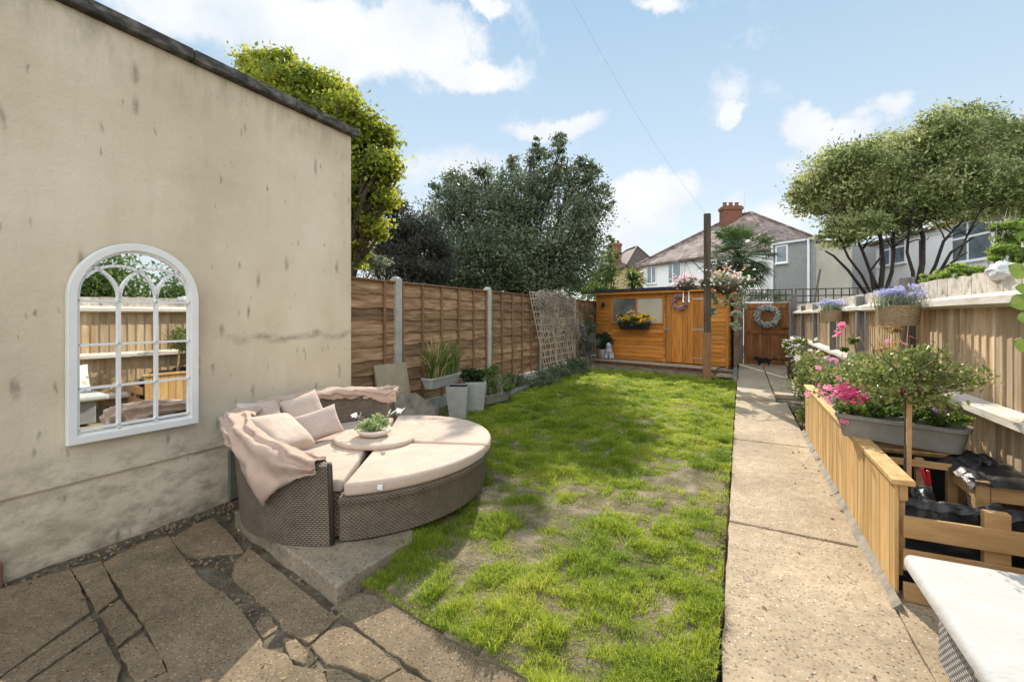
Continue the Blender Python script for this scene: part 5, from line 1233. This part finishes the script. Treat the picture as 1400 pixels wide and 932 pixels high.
# standard rose on a stake
rb = Vector((.93,3.72,0)); t = thing('standard_rose', (.93,3.72,.0), 'standard rose with red blooms tied to a wooden stake', 'rose')
MB().beam((.915,3.60,.30),(.935,3.66,1.02),.024,.024,(0,1,0)).build('stake', M['pine'], t, bevel=.002)
m = MB(); m.tube([(.895,3.61,.35),(.91,3.63,.6),(.925,3.68,.85),(.93,3.70,1.0)],[.011,.010,.009,.009],7)
rc = Vector((.95,3.74,1.12))
for i in range(26):
    a = random.uniform(0,2*PI); r0 = random.uniform(.16,.36); e = rc+Vector((math.cos(a)*r0*1.1, math.sin(a)*r0, random.uniform(-.08,.2)))
    m.tube(wiggle((.93,3.70,.98), e, 5, .06), [.006,.005,.004,.003,.0025,.002], 5)
m.build('stem', M['bark'], t)
cl = [(rc.x+.08,rc.y+.1,rc.z-.16,.2,.18,.08),(rc.x,rc.y,rc.z+.02,.22,.22,.15),(rc.x-.2,rc.y,rc.z,.18,.18,.10),(rc.x+.22,rc.y-.02,rc.z+.02,.18,.16,.09),(rc.x-.05,rc.y-.1,rc.z-.08,.2,.16,.08),(rc.x+.05,rc.y,rc.z+.13,.18,.18,.07)]
leafmesh('foliage', cloudpts(cl, 2300, .26, .5, subn=75), .034, M['lf_rose'], t, aspect=.62)
flowers('bloom', [P(1254,533,2.85),P(1231,533,2.85),P(1256,510,2.9),P(1258,512,2.85),P(1233,535,2.82),P(1229,530,2.9)], .034, M['crim'], t, 8)
# planting in the raised bed
t = weeds('bed_geranium','leafy geraniums with pink flowers filling the raised bed middle',[(.95,4.7,.84,.24,.28,.24),(1.1,5.3,.88,.26,.35,.26),(.98,6.0,.76,.22,.4,.26),(1.2,4.7,.98,.16,.25,.2)],8500,.045,M['lf_rose'])
flowers('blossom', cloudpts([(1.0,5.0,1.0,.28,.6,.16),(.85,4.8,.85,.12,.3,.12)],60,.9,.6,subn=12), .05, M['pink'], t)
t = weeds('grey_foliage_plant','silvery grass-like plant at the far end of the raised bed',[(1.0,6.5,.78,.2,.4,.26),(1.15,6.0,.9,.2,.3,.26)],3200,.045,M['lf_sage'],aspect=.2)
t = thing('pink_rose', (1.25,6.2,.5), 'tall rose with a large soft pink bloom against the right fence', 'rose')
MB().tube([(1.2,6.2,.5),(1.18,6.25,.9),(1.12,6.3,1.30)],.006,5).tube([(1.2,6.2,.5),(1.25,6.0,1.0),(1.2,5.8,1.17)],.005,5).build('stem', M['lf_mid'], t)
leafmesh('foliage', cloudpts([(1.15,6.25,1.1,.12,.14,.16),(1.2,5.9,1.05,.14,.16,.14)],700,.3,.5), .05, M['lf_mid'], t)
for q, s_ in ((P(1146,457,6.1),.10),(P(1151,446,6.0),.075)): 
    fl = MB(); flowers('bloom', [q, q+Vector((.01,-.02,.01)), q+Vector((-.01,-.01,-.015)), q+Vector((0,.01,.02))], s_, M['pink'], t, 8)
flowers('cream_bloom', [P(1154,484,5.9),P(1166,490,5.7),P(1160,487,5.8),P(1157,482,5.9)], .10, M['cream'], t, 8)
flowers('red_bloom', [P(1177,482,5.3),P(1178,484,5.3)], .055, M['crim'], t, 7)
t = thing('dry_stalks', (1.22,5.2,.5), 'bunch of dry straw coloured stalks in front of the fence', 'dry grass')
blades('stalk', [(1.22+random.gauss(0,.06),5.35+random.gauss(0,.10),.5) for i in range(60)], 1.05, .011, M['straw'], t, .18, 4, droop=.2)
leafmesh('seed_heads', cloudpts([(1.22,5.3,1.45,.12,.16,.12),(1.22,5.3,1.2,.10,.14,.15)],420,.3,.4), .035, M['straw'], t, aspect=.4)
t = thing('hanging_pot', (.80,4.95,.62), 'small dark grey pot tucked behind the pink flowers', 'pot'); c = Vector((.79,4.75,.60))
MB().lathe([(.05,0),(.075,.13),(.082,.15),(.07,.15),(.066,.12)], c, 18).build('pot', M['trough'], t, smooth=True); leafmesh('plant', cloudpts([(c.x,c.y,c.z+.2,.12,.12,.07)],500,.3,.4), .03, M['lf_sage'], t)
t = weeds('trailing_shrub','pale leaved trailing shrub spilling over the path past the raised bed',[(.92,7.5,.55,.16,.35,.45),(.95,8.3,.6,.2,.4,.45),(.8,7.35,.25,.12,.25,.25),(1.05,9.0,.5,.25,.5,.4)],5200,.055,M['lf_rose'],'shrub')
flowers('blossom', cloudpts([(.92,7.7,.7,.2,.5,.4)],26,.45,.7,subn=14), .07, M['cream'], t)
weeds('ivy_mass','dark ivy on the fence foot toward the gate',[(1.2,10.2,.5,.2,.6,.45),(1.2,11.4,.45,.2,.6,.4)],3000,.05,M['lf_dark'],'ivy')
# big leaves close to the right edge
t = thing('climber_spray', (1.25,2.2,.4), 'large glossy leaves of a climber at the right edge of view', 'climber')
m = MB(); st = [Vector((1.30,2.30,.42)),Vector((1.26,2.28,.9)),Vector((1.24,2.27,1.3)),Vector((1.23,2.26,1.62)),Vector((1.24,2.27,1.8))]
m.tube(st, .006, 6); m.build('stem', M['bark'], t)
def bigleaf(mb, c, d, s):
    d = Vector(d).normalized(); sd2 = d.cross(Vector((.3,-1,.25))).normalized(); n_ = d.cross(sd2)
    prof = [(0,0),(.18,.30),(.4,.42),(.65,.34),(.85,.16),(1,0)]
    L2 = [c+d*s*u+sd2*s*w+n_*s*w*.25 for u,w in prof]; R2 = [c+d*s*u-sd2*s*w+n_*s*w*.25 for u,w in prof]; Cn = [c+d*s*u for u,w in prof]
    for i in range(5):
        mb.add([Cn[i],L2[i],L2[i+1],Cn[i+1]],[(0,1,2,3)]); mb.add([Cn[i],Cn[i+1],R2[i+1],R2[i]],[(0,1,2,3)])
lf = MB()
for (u,v,dx_,dz_,s) in [(1408,375,-.8,.4,.075),(1412,408,-1,-.35,.075),(1412,432,-.9,-.2,.05),(1410,475,-.8,.3,.06),(1410,395,-.9,.1,.05)]:
    lf = MB(); bigleaf(lf, P(u,v,1.65), (dx_,-.25,dz_), s); lf.build('leaf', M['lf_mid'], t, smooth=True)
# ================= bench =================
t = thing('rattan_bench', (1.05,1.6,0), 'grey woven rattan bench with a white seat pad along the right fence', 'bench')
mb = MB(); mb.box((.76,.2,.03),(1.38,2.60,.335)); uv = {}
for i, v_ in enumerate(mb.v): uv[i] = ((v_[0]+v_[1])/.032, v_[2]/.015)
mb.build('base', M['wickerg'], t, uvgrid=uv, bevel=.01)
for k, (a, b) in enumerate(((.2,1.68),(1.69,2.72))):
    mm = MB().box((.67,a,.345),(1.40,b,.42)); o = mm.build('seat_pad', M['whitefab'], t); bv = o.modifiers.new('Bevel','BEVEL'); bv.width = .03; bv.segments = 5; o.data.shade_smooth()
mb = MB(); mb.box((1.36,.2,.03),(1.42,2.45,.80)); uv = {i:((v_[0]+v_[1])/.032, v_[2]/.015) for i, v_ in enumerate(mb.v)}
MB().box((.685,2.0,.335),(.71,2.03,.40)).build('strap', M['cream'], t)
GB = 'cushions on the rattan bench'
pillow('bench_cushion','white cushion with grey and yellow leaves at the far end of the bench',.42,.42,.13,(1.17,2.42,.60),180,18,3,M['floral'],group=GB)
pillow('bench_cushion','plain pink beige cushion between the leaf print cushions on the bench',.42,.40,.13,(1.20,1.90,.60),180,20,-4,M['pillow'],group=GB)
pillow('bench_cushion','white leaf print cushion at the near end of the bench',.42,.42,.13,(1.20,1.38,.60),180,18,5,M['floral'],group=GB)
# ================= houses beyond =================
def frame_window(parent, A, e, nrm, x0, x1, z0, z1, muls=(), trans=None, mat=None, fw=.07):
    """window set proud of the wall line A + e*x, facing nrm"""
    Mw = Matrix(((e.x,-nrm.x,0,A.x),(e.y,-nrm.y,0,A.y),(0,0,1,0),(0,0,0,1)))
    m = MB(); m.box((x0-fw,-.06,z0-fw),(x1+fw,-.003,z0),Mw); m.box((x0-fw,-.06,z1),(x1+fw,-.003,z1+fw),Mw); m.box((x0-fw,-.06,z0),(x0,-.003,z1),Mw); m.box((x1,-.06,z0),(x1+fw,-.003,z1),Mw)
    for u in muls: m.box((x0+(x1-x0)*u-.04,-.058,z0),(x0+(x1-x0)*u+.04,-.004,z1),Mw)
    if trans: m.box((x0,-.056,z0+(z1-z0)*trans-.04),(x1,-.004,z0+(z1-z0)*trans+.04),Mw)
    m.box((x0-fw-.04,-.12,z0-fw-.05),(x1+fw+.04,-.003,z0-fw-.002),Mw)
    w_ = m.build('window', M['upvc'], parent); MB().box((x0,-.035,z0),(x1,-.005,z1),Mw).build('pane', M['pane'], w_); return w_
def block(A, B, depth, side):
    e = (B-A).normalized(); n = Vector((-e.y,e.x))*side; return [A, B, B+n*depth, A+n*depth], e, n
def hiproof(parent, c4, z0, z1, inset, over, mat):
    A, B, C, D = [Vector(p) for p in c4]; e = (B-A).normalized(); n = (D-A).normalized()
    A2, B2, C2, D2 = A-e*over-n*over, B+e*over-n*over, C+e*over+n*over, D-e*over+n*over
    L_ = (B2-A2).length; h = (D2-A2).length/2
    r0 = A2+n*h+e*inset; r1 = B2+n*h-e*inset
    m = MB(); vs = [(*p,z0) for p in (A2,B2,C2,D2)]+[(*r0,z1),(*r1,z1)]+[(*p,z0-.12) for p in (A2,B2,C2,D2)]
    m.add(vs, [(0,1,5,4),(1,2,5),(2,3,4,5),(3,0,4),(0,6,7,1),(1,7,8,2),(2,8,9,3),(3,9,6,0),(9,8,7,6)]); rf = m.build('roof', mat, parent)
    m = MB()
    for p, q in (((*A2,z0),(*r0,z1)),((*B2,z0),(*r1,z1)),((*C2,z0),(*r1,z1)),((*r0,z1),(*r1,z1))): m.tube([Vector(p)+Vector((0,0,.03)),Vector(q)+Vector((0,0,.03))],.10,6)
    m.build('ridge_tiles', mat, rf); return rf
def chimney(parent, c, w, d, z0, z1, e, pots=3):
    Mc = Matrix(((e.x,-e.y,0,c.x),(e.y,e.x,0,c.y),(0,0,1,0),(0,0,0,1)))
    m = MB(); m.box((-w/2,-d/2,z0),(w/2,d/2,z1),Mc); m.box((-w/2-.06,-d/2-.06,z1-.25),(w/2+.06,d/2+.06,z1-.08),Mc)
    ch = m.build('chimney', M['brick'], parent)
    m = MB()
    for i in range(pots): q = Mc@Vector((-w/2+w*(i+.5)/pots,0,z1)); m.lathe([(.13,0),(.11,.18),(.13,.26)], q, 10)
    m.each('chimney_pot', M['brick'], ch); return ch
# white pair of houses in the middle
A, B = P(880,432,32).xy, P(1058,432,24).xy; c4, e, n = block(A, B, 8.0, 1)
if n.y < 0: c4, e, n = block(A, B, 8.0, -1)
t = thing('white_house', (*((A+B)/2),0), 'white rendered house with mottled tiled roof beyond the shed', 'house')
MB().prism([tuple(p) for p in c4], -.1, 4.95).build('wall', M['hwhite'], t)
rf = hiproof(t, c4, 4.98, 7.95, 4.3, .35, M['tiles'])
def hx(u, A, B): p, k = hit_line(u, A, B); return k*(B-A).length, (-p.x*SA+p.y*CA if False else 0)
def onwall(u, v, A, B):
    p, k = hit_line(u, A, B); z = -p.x*math.sin(YAW)+p.y*math.cos(YAW); return k*(B-A).length, EYE+(432-v)*z/F
nrm = -n
for (u0,u1,v0,v1,mu) in [(886,897,366,386,(.5,)),(915,931,362,386,(.35,)),(1000,1018,356,378,(.5,)),(965,978,360,380,())]:
    x0, z1 = onwall(u0,v0,A,B); x1, z0 = onwall(u1,v1,A,B); frame_window(t, A, e, nrm, x0, x1, z0, z1, mu)
cc = P(999,300,30); chimney(t, Vector((cc.x,cc.y)), 1.15, .7, 6.3, 8.5, Vector((CA,SA)), 3)
MB().tube([P(1018,300,30.5), P(1018,258,30.5)], .03, 5).beam(P(1014,262,30.5),P(1022,260,30.5),.02,.02).build('aerial', M['steel'], t)
# grey rear wing
A2, B2 = P(1057,432,22.3).xy, P(1113,432,20.6).xy; c4, e, n = block(A2, B2, 5.0, 1)
t = thing('grey_wing', (*((A2+B2)/2),0), 'grey pebble dashed house extension with white gutter', 'house extension')
MB().prism([tuple(p) for p in c4], -.1, 4.85).build('wall', M['pebble'], t)
x0, z1 = onwall(1063,338,A2,B2); x1, z0 = onwall(1076,357,A2,B2); frame_window(t, A2, e, -n, x0, x1, z0, z1)
m = MB(); Mw = Matrix(((e.x,n.x,0,A2.x),(e.y,n.y,0,A2.y),(0,0,1,0),(0,0,0,1))); Lw = (B2-A2).length
m.box((-.15,-.14,4.86),(Lw+.05,.0,5.0),Mw); m.build('gutter', M['upvc'], t)
m = MB(); x0, _ = onwall(1107,380,A2,B2)
m.tube([Mw@Vector((x0,-.10,4.9)),Mw@Vector((x0,-.10,.2))],.05,8); m.tube([Mw@Vector((.02,-.10,5.1)),Mw@Vector((.02,-.10,.2))],.05,8); m.each('downpipe', M['upvc'], t)
m = MB(); m.add([(-.2,-.2,4.99),(Lw+.2,-.2,4.99),(Lw+.2,5,5.6),(-.2,5,5.6)],[(0,1,2,3)],Mw); m.build('roof', M['tilesd'], t)
A3, B3 = P(1113.5,432,20.7).xy, P(1165,432,20.0).xy; c4, e, n = block(A3, B3, 5.0, 1)
t = thing('beige_wing', (*((A3+B3)/2),0), 'beige rendered extension wall between the grey wing and the tree', 'house extension')
MB().prism([tuple(p) for p in c4], -.1, 4.7).build('wall', M['beigew'], t); MB().prism([tuple(p) for p in block(A3-e*.0,B3,5.2,1)[0]], 4.702, 4.8).build('roof', M['felt'], t)
# white house at right, running away from us
A4_, B4_ = P(1168,432,27).xy, P(1520,432,13.2).xy; c4, e, n = block(A4_, B4_, 8.0, 1)
t = thing('long_white_house', (*((A4_+B4_)/2),0), 'white rendered house behind the right hand trees with white framed windows', 'house')
MB().prism([tuple(p) for p in c4], -.1, 5.35).build('wall', M['hwhite'], t); hiproof(t, c4, 5.37, 6.3, 3.5, .3, M['tilesd'])
for (u0,u1,v0,v1,mu,tr_) in [(1203,1238,331,357,(.45,),.7),(1304,1357,303,350,(.42,),.62),(1392,1440,292,350,(.5,),.62)]:
    x0, z1 = onwall(u0,v0,A4_,B4_); x1, z0 = onwall(u1,v1,A4_,B4_); k = onwall((u0+u1)/2,v0,A4_,B4_)[1]; frame_window(t, A4_, e, -n, x0, x1, z0, k, mu, tr_)
Mw = Matrix(((e.x,n.x,0,A4_.x),(e.y,n.y,0,A4_.y),(0,0,1,0),(0,0,0,1))); x0, _ = onwall(1262,380,A4_,B4_)
MB().tube([Mw@Vector((x0,-.1,4.9)),Mw@Vector((x0,-.1,.1))],.06,8).each('downpipe', M['blackm'], t)
# far yellow brick house
K, Rr, Lf = P(856,432,38).xy, P(912,432,46).xy, P(815,432,46).xy
t = thing('brick_house', (*K,0), 'distant yellow brick house with dark hipped roof and chimney', 'house')
c4 = [Lf, K, Rr, Lf+(Rr-K)]
MB().prism([tuple(p) for p in c4], -.1, 5.5).build('wall', M['ybrick'], t); rf = hiproof(t, c4, 5.52, 8.1, 3.0, .3, M['tilesd'])
q = P(841,345,42); chimney(t, Vector((q.x,q.y)), 1.0, .6, 5.6, 8.0, Vector((CA,SA)), 2)
# ================= trees =================
tree('maple_tree','yellow green maple tree rising behind the cream outbuilding', P(450,432,7.2).xy.to_3d(),
  px_clumps([(380,88,26,20,0),(350,92,24,20,.3),(405,112,32,22,-.2),(445,125,34,22,.2),(375,120,40,26,.1),(425,150,40,28,0),(465,155,36,22,-.2),(500,178,30,18,.1),(525,192,20,16,.3),(470,195,50,34,.3),(520,225,28,16,-.1),(538,232,14,12,.2),(500,250,32,24,.2),(525,270,20,16,0),(480,290,36,30,.3),(510,312,20,16,.1),(440,240,60,60,.2),(488,345,14,20,.2)],6.7), M['lf_yellow'], M['bark'], 52000, .062, .16, aspect=.7, sub=.5, shell=.4)
tree('dark_conifer','dark feathery conifer behind the left fence next to the maple', P(545,432,10.3).xy.to_3d(),
  px_clumps([(540,285,22,35,0),(555,320,38,42,.3),(520,345,45,45,0),(580,335,32,45,.4),(500,310,24,40,-.2),(570,370,48,30,.2),(600,365,30,35,.5)],10.3), M['lf_conifer'], M['bark_dark'], 26000, .10, .12, aspect=.22, up=-.9, sub=.3, shell=.4)
tree('broadleaf_tree','large dark leaved tree behind the middle of the left fence', P(700,432,13).xy.to_3d(),
  px_clumps([(635,265,40,34,0),(620,310,48,50,.4),(690,275,50,40,-.4),(705,320,60,50,.3),(740,250,36,40,0),(766,215,15,32,.2),(731,205,13,26,0),(785,245,28,32,.4),(810,270,24,36,.2),(785,300,40,40,0),(760,345,60,40,.4),(670,350,60,40,.2),(610,360,40,30,0),(800,345,28,40,.4),(729,200,9,20,0),(768,196,9,20,.1),(795,222,12,18,.2),(812,238,14,16,.3),(660,232,16,18,0),(620,245,18,16,.2),(600,268,14,16,.1),(700,222,14,14,0),(825,262,12,14,.2),(832,285,9,12,.2),(640,385,50,20,.2),(710,382,50,22,0),(770,380,45,20,.3),(690,350,60,35,-.5),(600,385,40,20,.4)],13), M['lf_dark'], M['bark_dark'], 80000, .088, .10, aspect=.5, sub=.38, shell=.45)
tree('young_tree','small yellow green tree beside the far brick house', P(842,432,17.5).xy.to_3d(), px_clumps([(832,348,14,14,0),(826,370,22,18,0),(818,385,24,14,0),(836,328,9,7,0)],17.5), M['lf_mid'], M['bark'], 5000, .10, .07)
t = thing('cordyline', P(866,432,16.8).xy.to_3d(), 'spiky green palm-like plant behind the left end of the shed', 'palm'); c = P(866,385,16.8)
MB().tube([(c.x,c.y,0),c],.07,8).build('trunk', M['bark'], t); D_ = unit(160); D_[:,2] = np.abs(D_[:,2])*.9-.15
blades('fronds', np.repeat([[c.x,c.y,c.z]],160,0), .01, .01, M['lf_mid'], t) if False else None
V_ = []; F_ = []
def spears(c, n, L_, w_, mat, parent, name='fronds', zmin=-.3, droop=.25):
    m = MB()
    for i in range(n):
        d = Vector(unit(1)[0]); d.z = d.z*.75+.35
        if d.z < zmin: d.z = abs(d.z)
        d.normalize(); L2 = L_*random.uniform(.7,1.1); s = d.cross(Vector((0,0,1))).normalized()*w_/2; c = Vector(c)
        p1 = c+d*L2*.5; p2 = c+d*L2-Vector((0,0,droop*L2))
        m.add([c-s*.5,c+s*.5,p1+s,p1-s,p2],[(0,1,2,3),(3,2,4)])
    return m.build(name, mat, parent)
spears(c, 190, .85, .06, M['lf_mid'], t)
# fan palm
t = thing('fan_palm', P(1012,432,19).xy.to_3d(), 'shaggy dark fan palm rising behind the gate', 'palm'); c = P(1010,352,19)
MB().tube([(c.x,c.y,0),(c.x,c.y,c.z-.5),c],[.16,.16,.12],9).build('trunk', M['bark_dark'], t)
m = MB(); m2 = MB()
for i in range(78):
    d = Vector(unit(1)[0]); d.z = d.z*.9+(.15 if i%3 else -.3); d.normalize(); ln_ = random.uniform(.7,1.25); hub = c+d*ln_
    m2.tube([c, c+d*ln_*.5+Vector((0,0,.06)), hub],[.02,.015,.01],4)
    s = d.cross(Vector((0,0,1))); s = s.normalized() if s.length > .1 else Vector((1,0,0)); u_ = s.cross(d)
    for k in range(18):
        a = R(-105+210*k/17); q = (d*math.cos(a)+s*math.sin(a)).normalized(); L2 = random.uniform(.5,.75); sd2 = q.cross(u_).normalized()*.03
        e1 = hub+q*L2*.55; e2 = hub+q*L2-Vector((0,0,.14*L2)); m.add([hub, e1+sd2, e2, e1-sd2],[(0,1,2,3)])
m.build('fronds', M['lf_palm'], t); m2.build('frond_stem', M['lf_palm'], t)
# variegated multi-stem trees
def multistem(label, bu, bz, stems, clumps, z, n, bare=()):
    b = P(bu,432,bz).xy.to_3d(); t = thing('variegated_tree', b, label, 'tree'); m = MB()
    for (u0,v0,u1,v1,u2,v2,r0) in stems:
        m.tube([b, P(u0,v0,bz), P((u0+u1)/2+3,(v0+v1)/2,bz+random.uniform(-.1,.1)), P(u1,v1,bz+random.uniform(-.3,.3)), P((u1+u2)/2-2,(v1+v2)/2,bz), P(u2,v2,bz+random.uniform(-.6,.6))], [r0*.85,r0*.72,r0*.62,r0*.52,r0*.4,r0*.25], 8)
        for k in range(5): 
            s_ = P(u1,v1,bz).lerp(P(u2,v2,bz), random.random()); m.tube(wiggle(s_, s_+Vector((random.uniform(-.7,.7),random.uniform(-.7,.7),random.uniform(.1,.7))), 4, .08), [r0*.3,r0*.25,r0*.18,r0*.1,r0*.05], 5)
    for pl in bare: m.tube([P(u,v,bz) for u,v in pl], [.03,.025,.02,.015][:len(pl)], 6)
    m.build('trunk', M['bark_dark'], t, smooth=True)
    leafmesh('crown', cloudpts(px_clumps(clumps, z), n, .32, .55), .08, M['lf_varieg'], t, aspect=.38, up=-.2); return t
multistem('variegated multi stem tree with dark bare lower branches at left behind the right fence', 1203, 9.2,
  [(1203,400,1205,330,1185,240,.07),(1196,405,1180,345,1150,270,.05),(1210,400,1222,345,1225,250,.055),(1190,400,1160,352,1140,300,.04)],
  [(1140,245,46,40,0),(1122,265,34,32,.4),(1180,225,50,36,-.3),(1165,285,42,34,.2),(1150,318,28,20,0),(1215,220,40,36,.4),(1215,275,45,40,0),(1190,300,30,22,.3),(1100,258,16,16,.2),(1175,312,36,16,-.3),(1225,305,34,16,.2)], 9.2, 42000,
  [[(1186,405),(1160,370),(1140,350),(1128,343)],[(1200,395),(1190,370),(1205,350)]])
multistem('variegated multi stem tree on the right rising in front of the white house', 1256, 9.0,
  [(1254,395,1262,325,1245,240,.08),(1262,395,1290,330,1330,290,.05),(1250,398,1240,345,1250,280,.05),(1268,400,1310,350,1345,280,.04)],
  [(1265,205,50,34,0),(1310,170,42,26,.3),(1285,185,40,30,-.3),(1280,250,55,42,0),(1330,205,50,40,.4),(1340,255,60,42,0),(1385,210,40,45,.2),(1400,265,50,40,0),(1300,285,36,24,0),(1240,255,36,40,.2)], 9.0, 60000,
  [[(1262,390),(1285,372),(1310,352),(1322,345)],[(1285,372),(1300,345),(1330,325)],[(1275,400),(1300,365)]])
o = weeds('lime_shrub','bright lime green shrub over the fence at the right edge',[tuple(c) for c in px_clumps([(1385,330,26,28,0),(1360,345,18,16,0),(1395,370,22,16,0),(1375,310,16,14,0)],4.6)],2600,.055,M['lf_bright'],'shrub')
weeds('low_lime_plant','bright green leaves peeping over the right fence by the white bag',[tuple(c) for c in px_clumps([(1275,380,18,9,0),(1300,375,20,12,0),(1330,372,18,12,0),(1345,366,14,8,0)],4.6)],1700,.04,M['lf_bright'])
weeds('neighbour_hedge','mid green hedge behind the left fence and shed',[tuple(c) for c in px_clumps([(745,395,30,16,0),(790,392,32,18,0),(700,390,30,18,0),(820,396,20,12,.5),(650,388,30,16,0)],16)],7000,.09,M['lf_mid'],'hedge')
weeds('flowering_shrub','pale flowering shrubs behind the gate trellis',[tuple(c) for c in px_clumps([(1030,402,22,10,0),(1060,405,20,8,0),(1000,395,16,10,0)],17.5)],2500,.08,M['lf_sage'],'shrub')
weeds('grey_bush','pale grey green bush behind the fence beside the cream wall',[tuple(c) for c in px_clumps([(503,350,14,24,0),(520,362,16,14,0)],7.6)],1800,.05,M['lf_sage'],'shrub')
# right-side neighbour greenery low, and far hedgerow closing the horizon
m = []
for i in range(46):
    a = R(-88+176*i/45); r0 = random.uniform(70,95); m.append((math.sin(a+.0)*r0, math.cos(a)*r0, random.uniform(1.5,3), 7, 7, random.uniform(2.5,4.2)))
tag(leafmesh('distant_treeline', cloudpts(m, 60000, .4, .5), .7, M['lf_dark'], None, aspect=.7), 'distant line of dark green trees closing the horizon', 'trees', kind='stuff')

weeds('side_hedge','tall green hedge behind the near end of the right fence',[(2.5,1.2,1.7,.6,1.0,1.0),(2.6,2.8,1.8,.6,1.1,1.1),(2.5,4.4,1.6,.5,.9,.9),(2.7,.0,1.6,.6,.9,1.0)],34000,.075,M['lf_mid'],'hedge')

pt_ = [P(770,-22,7.5).lerp(Vector((-.69,11.8,3.84)), i/14) - Vector((0,0,.25*math.sin(PI*i/14))) for i in range(15)]
tag(MB().tube(pt_, .0016, 5).build('overhead_cable', M['steel'], None), 'thin overhead cable running up from the top of the timber pole', 'cable')
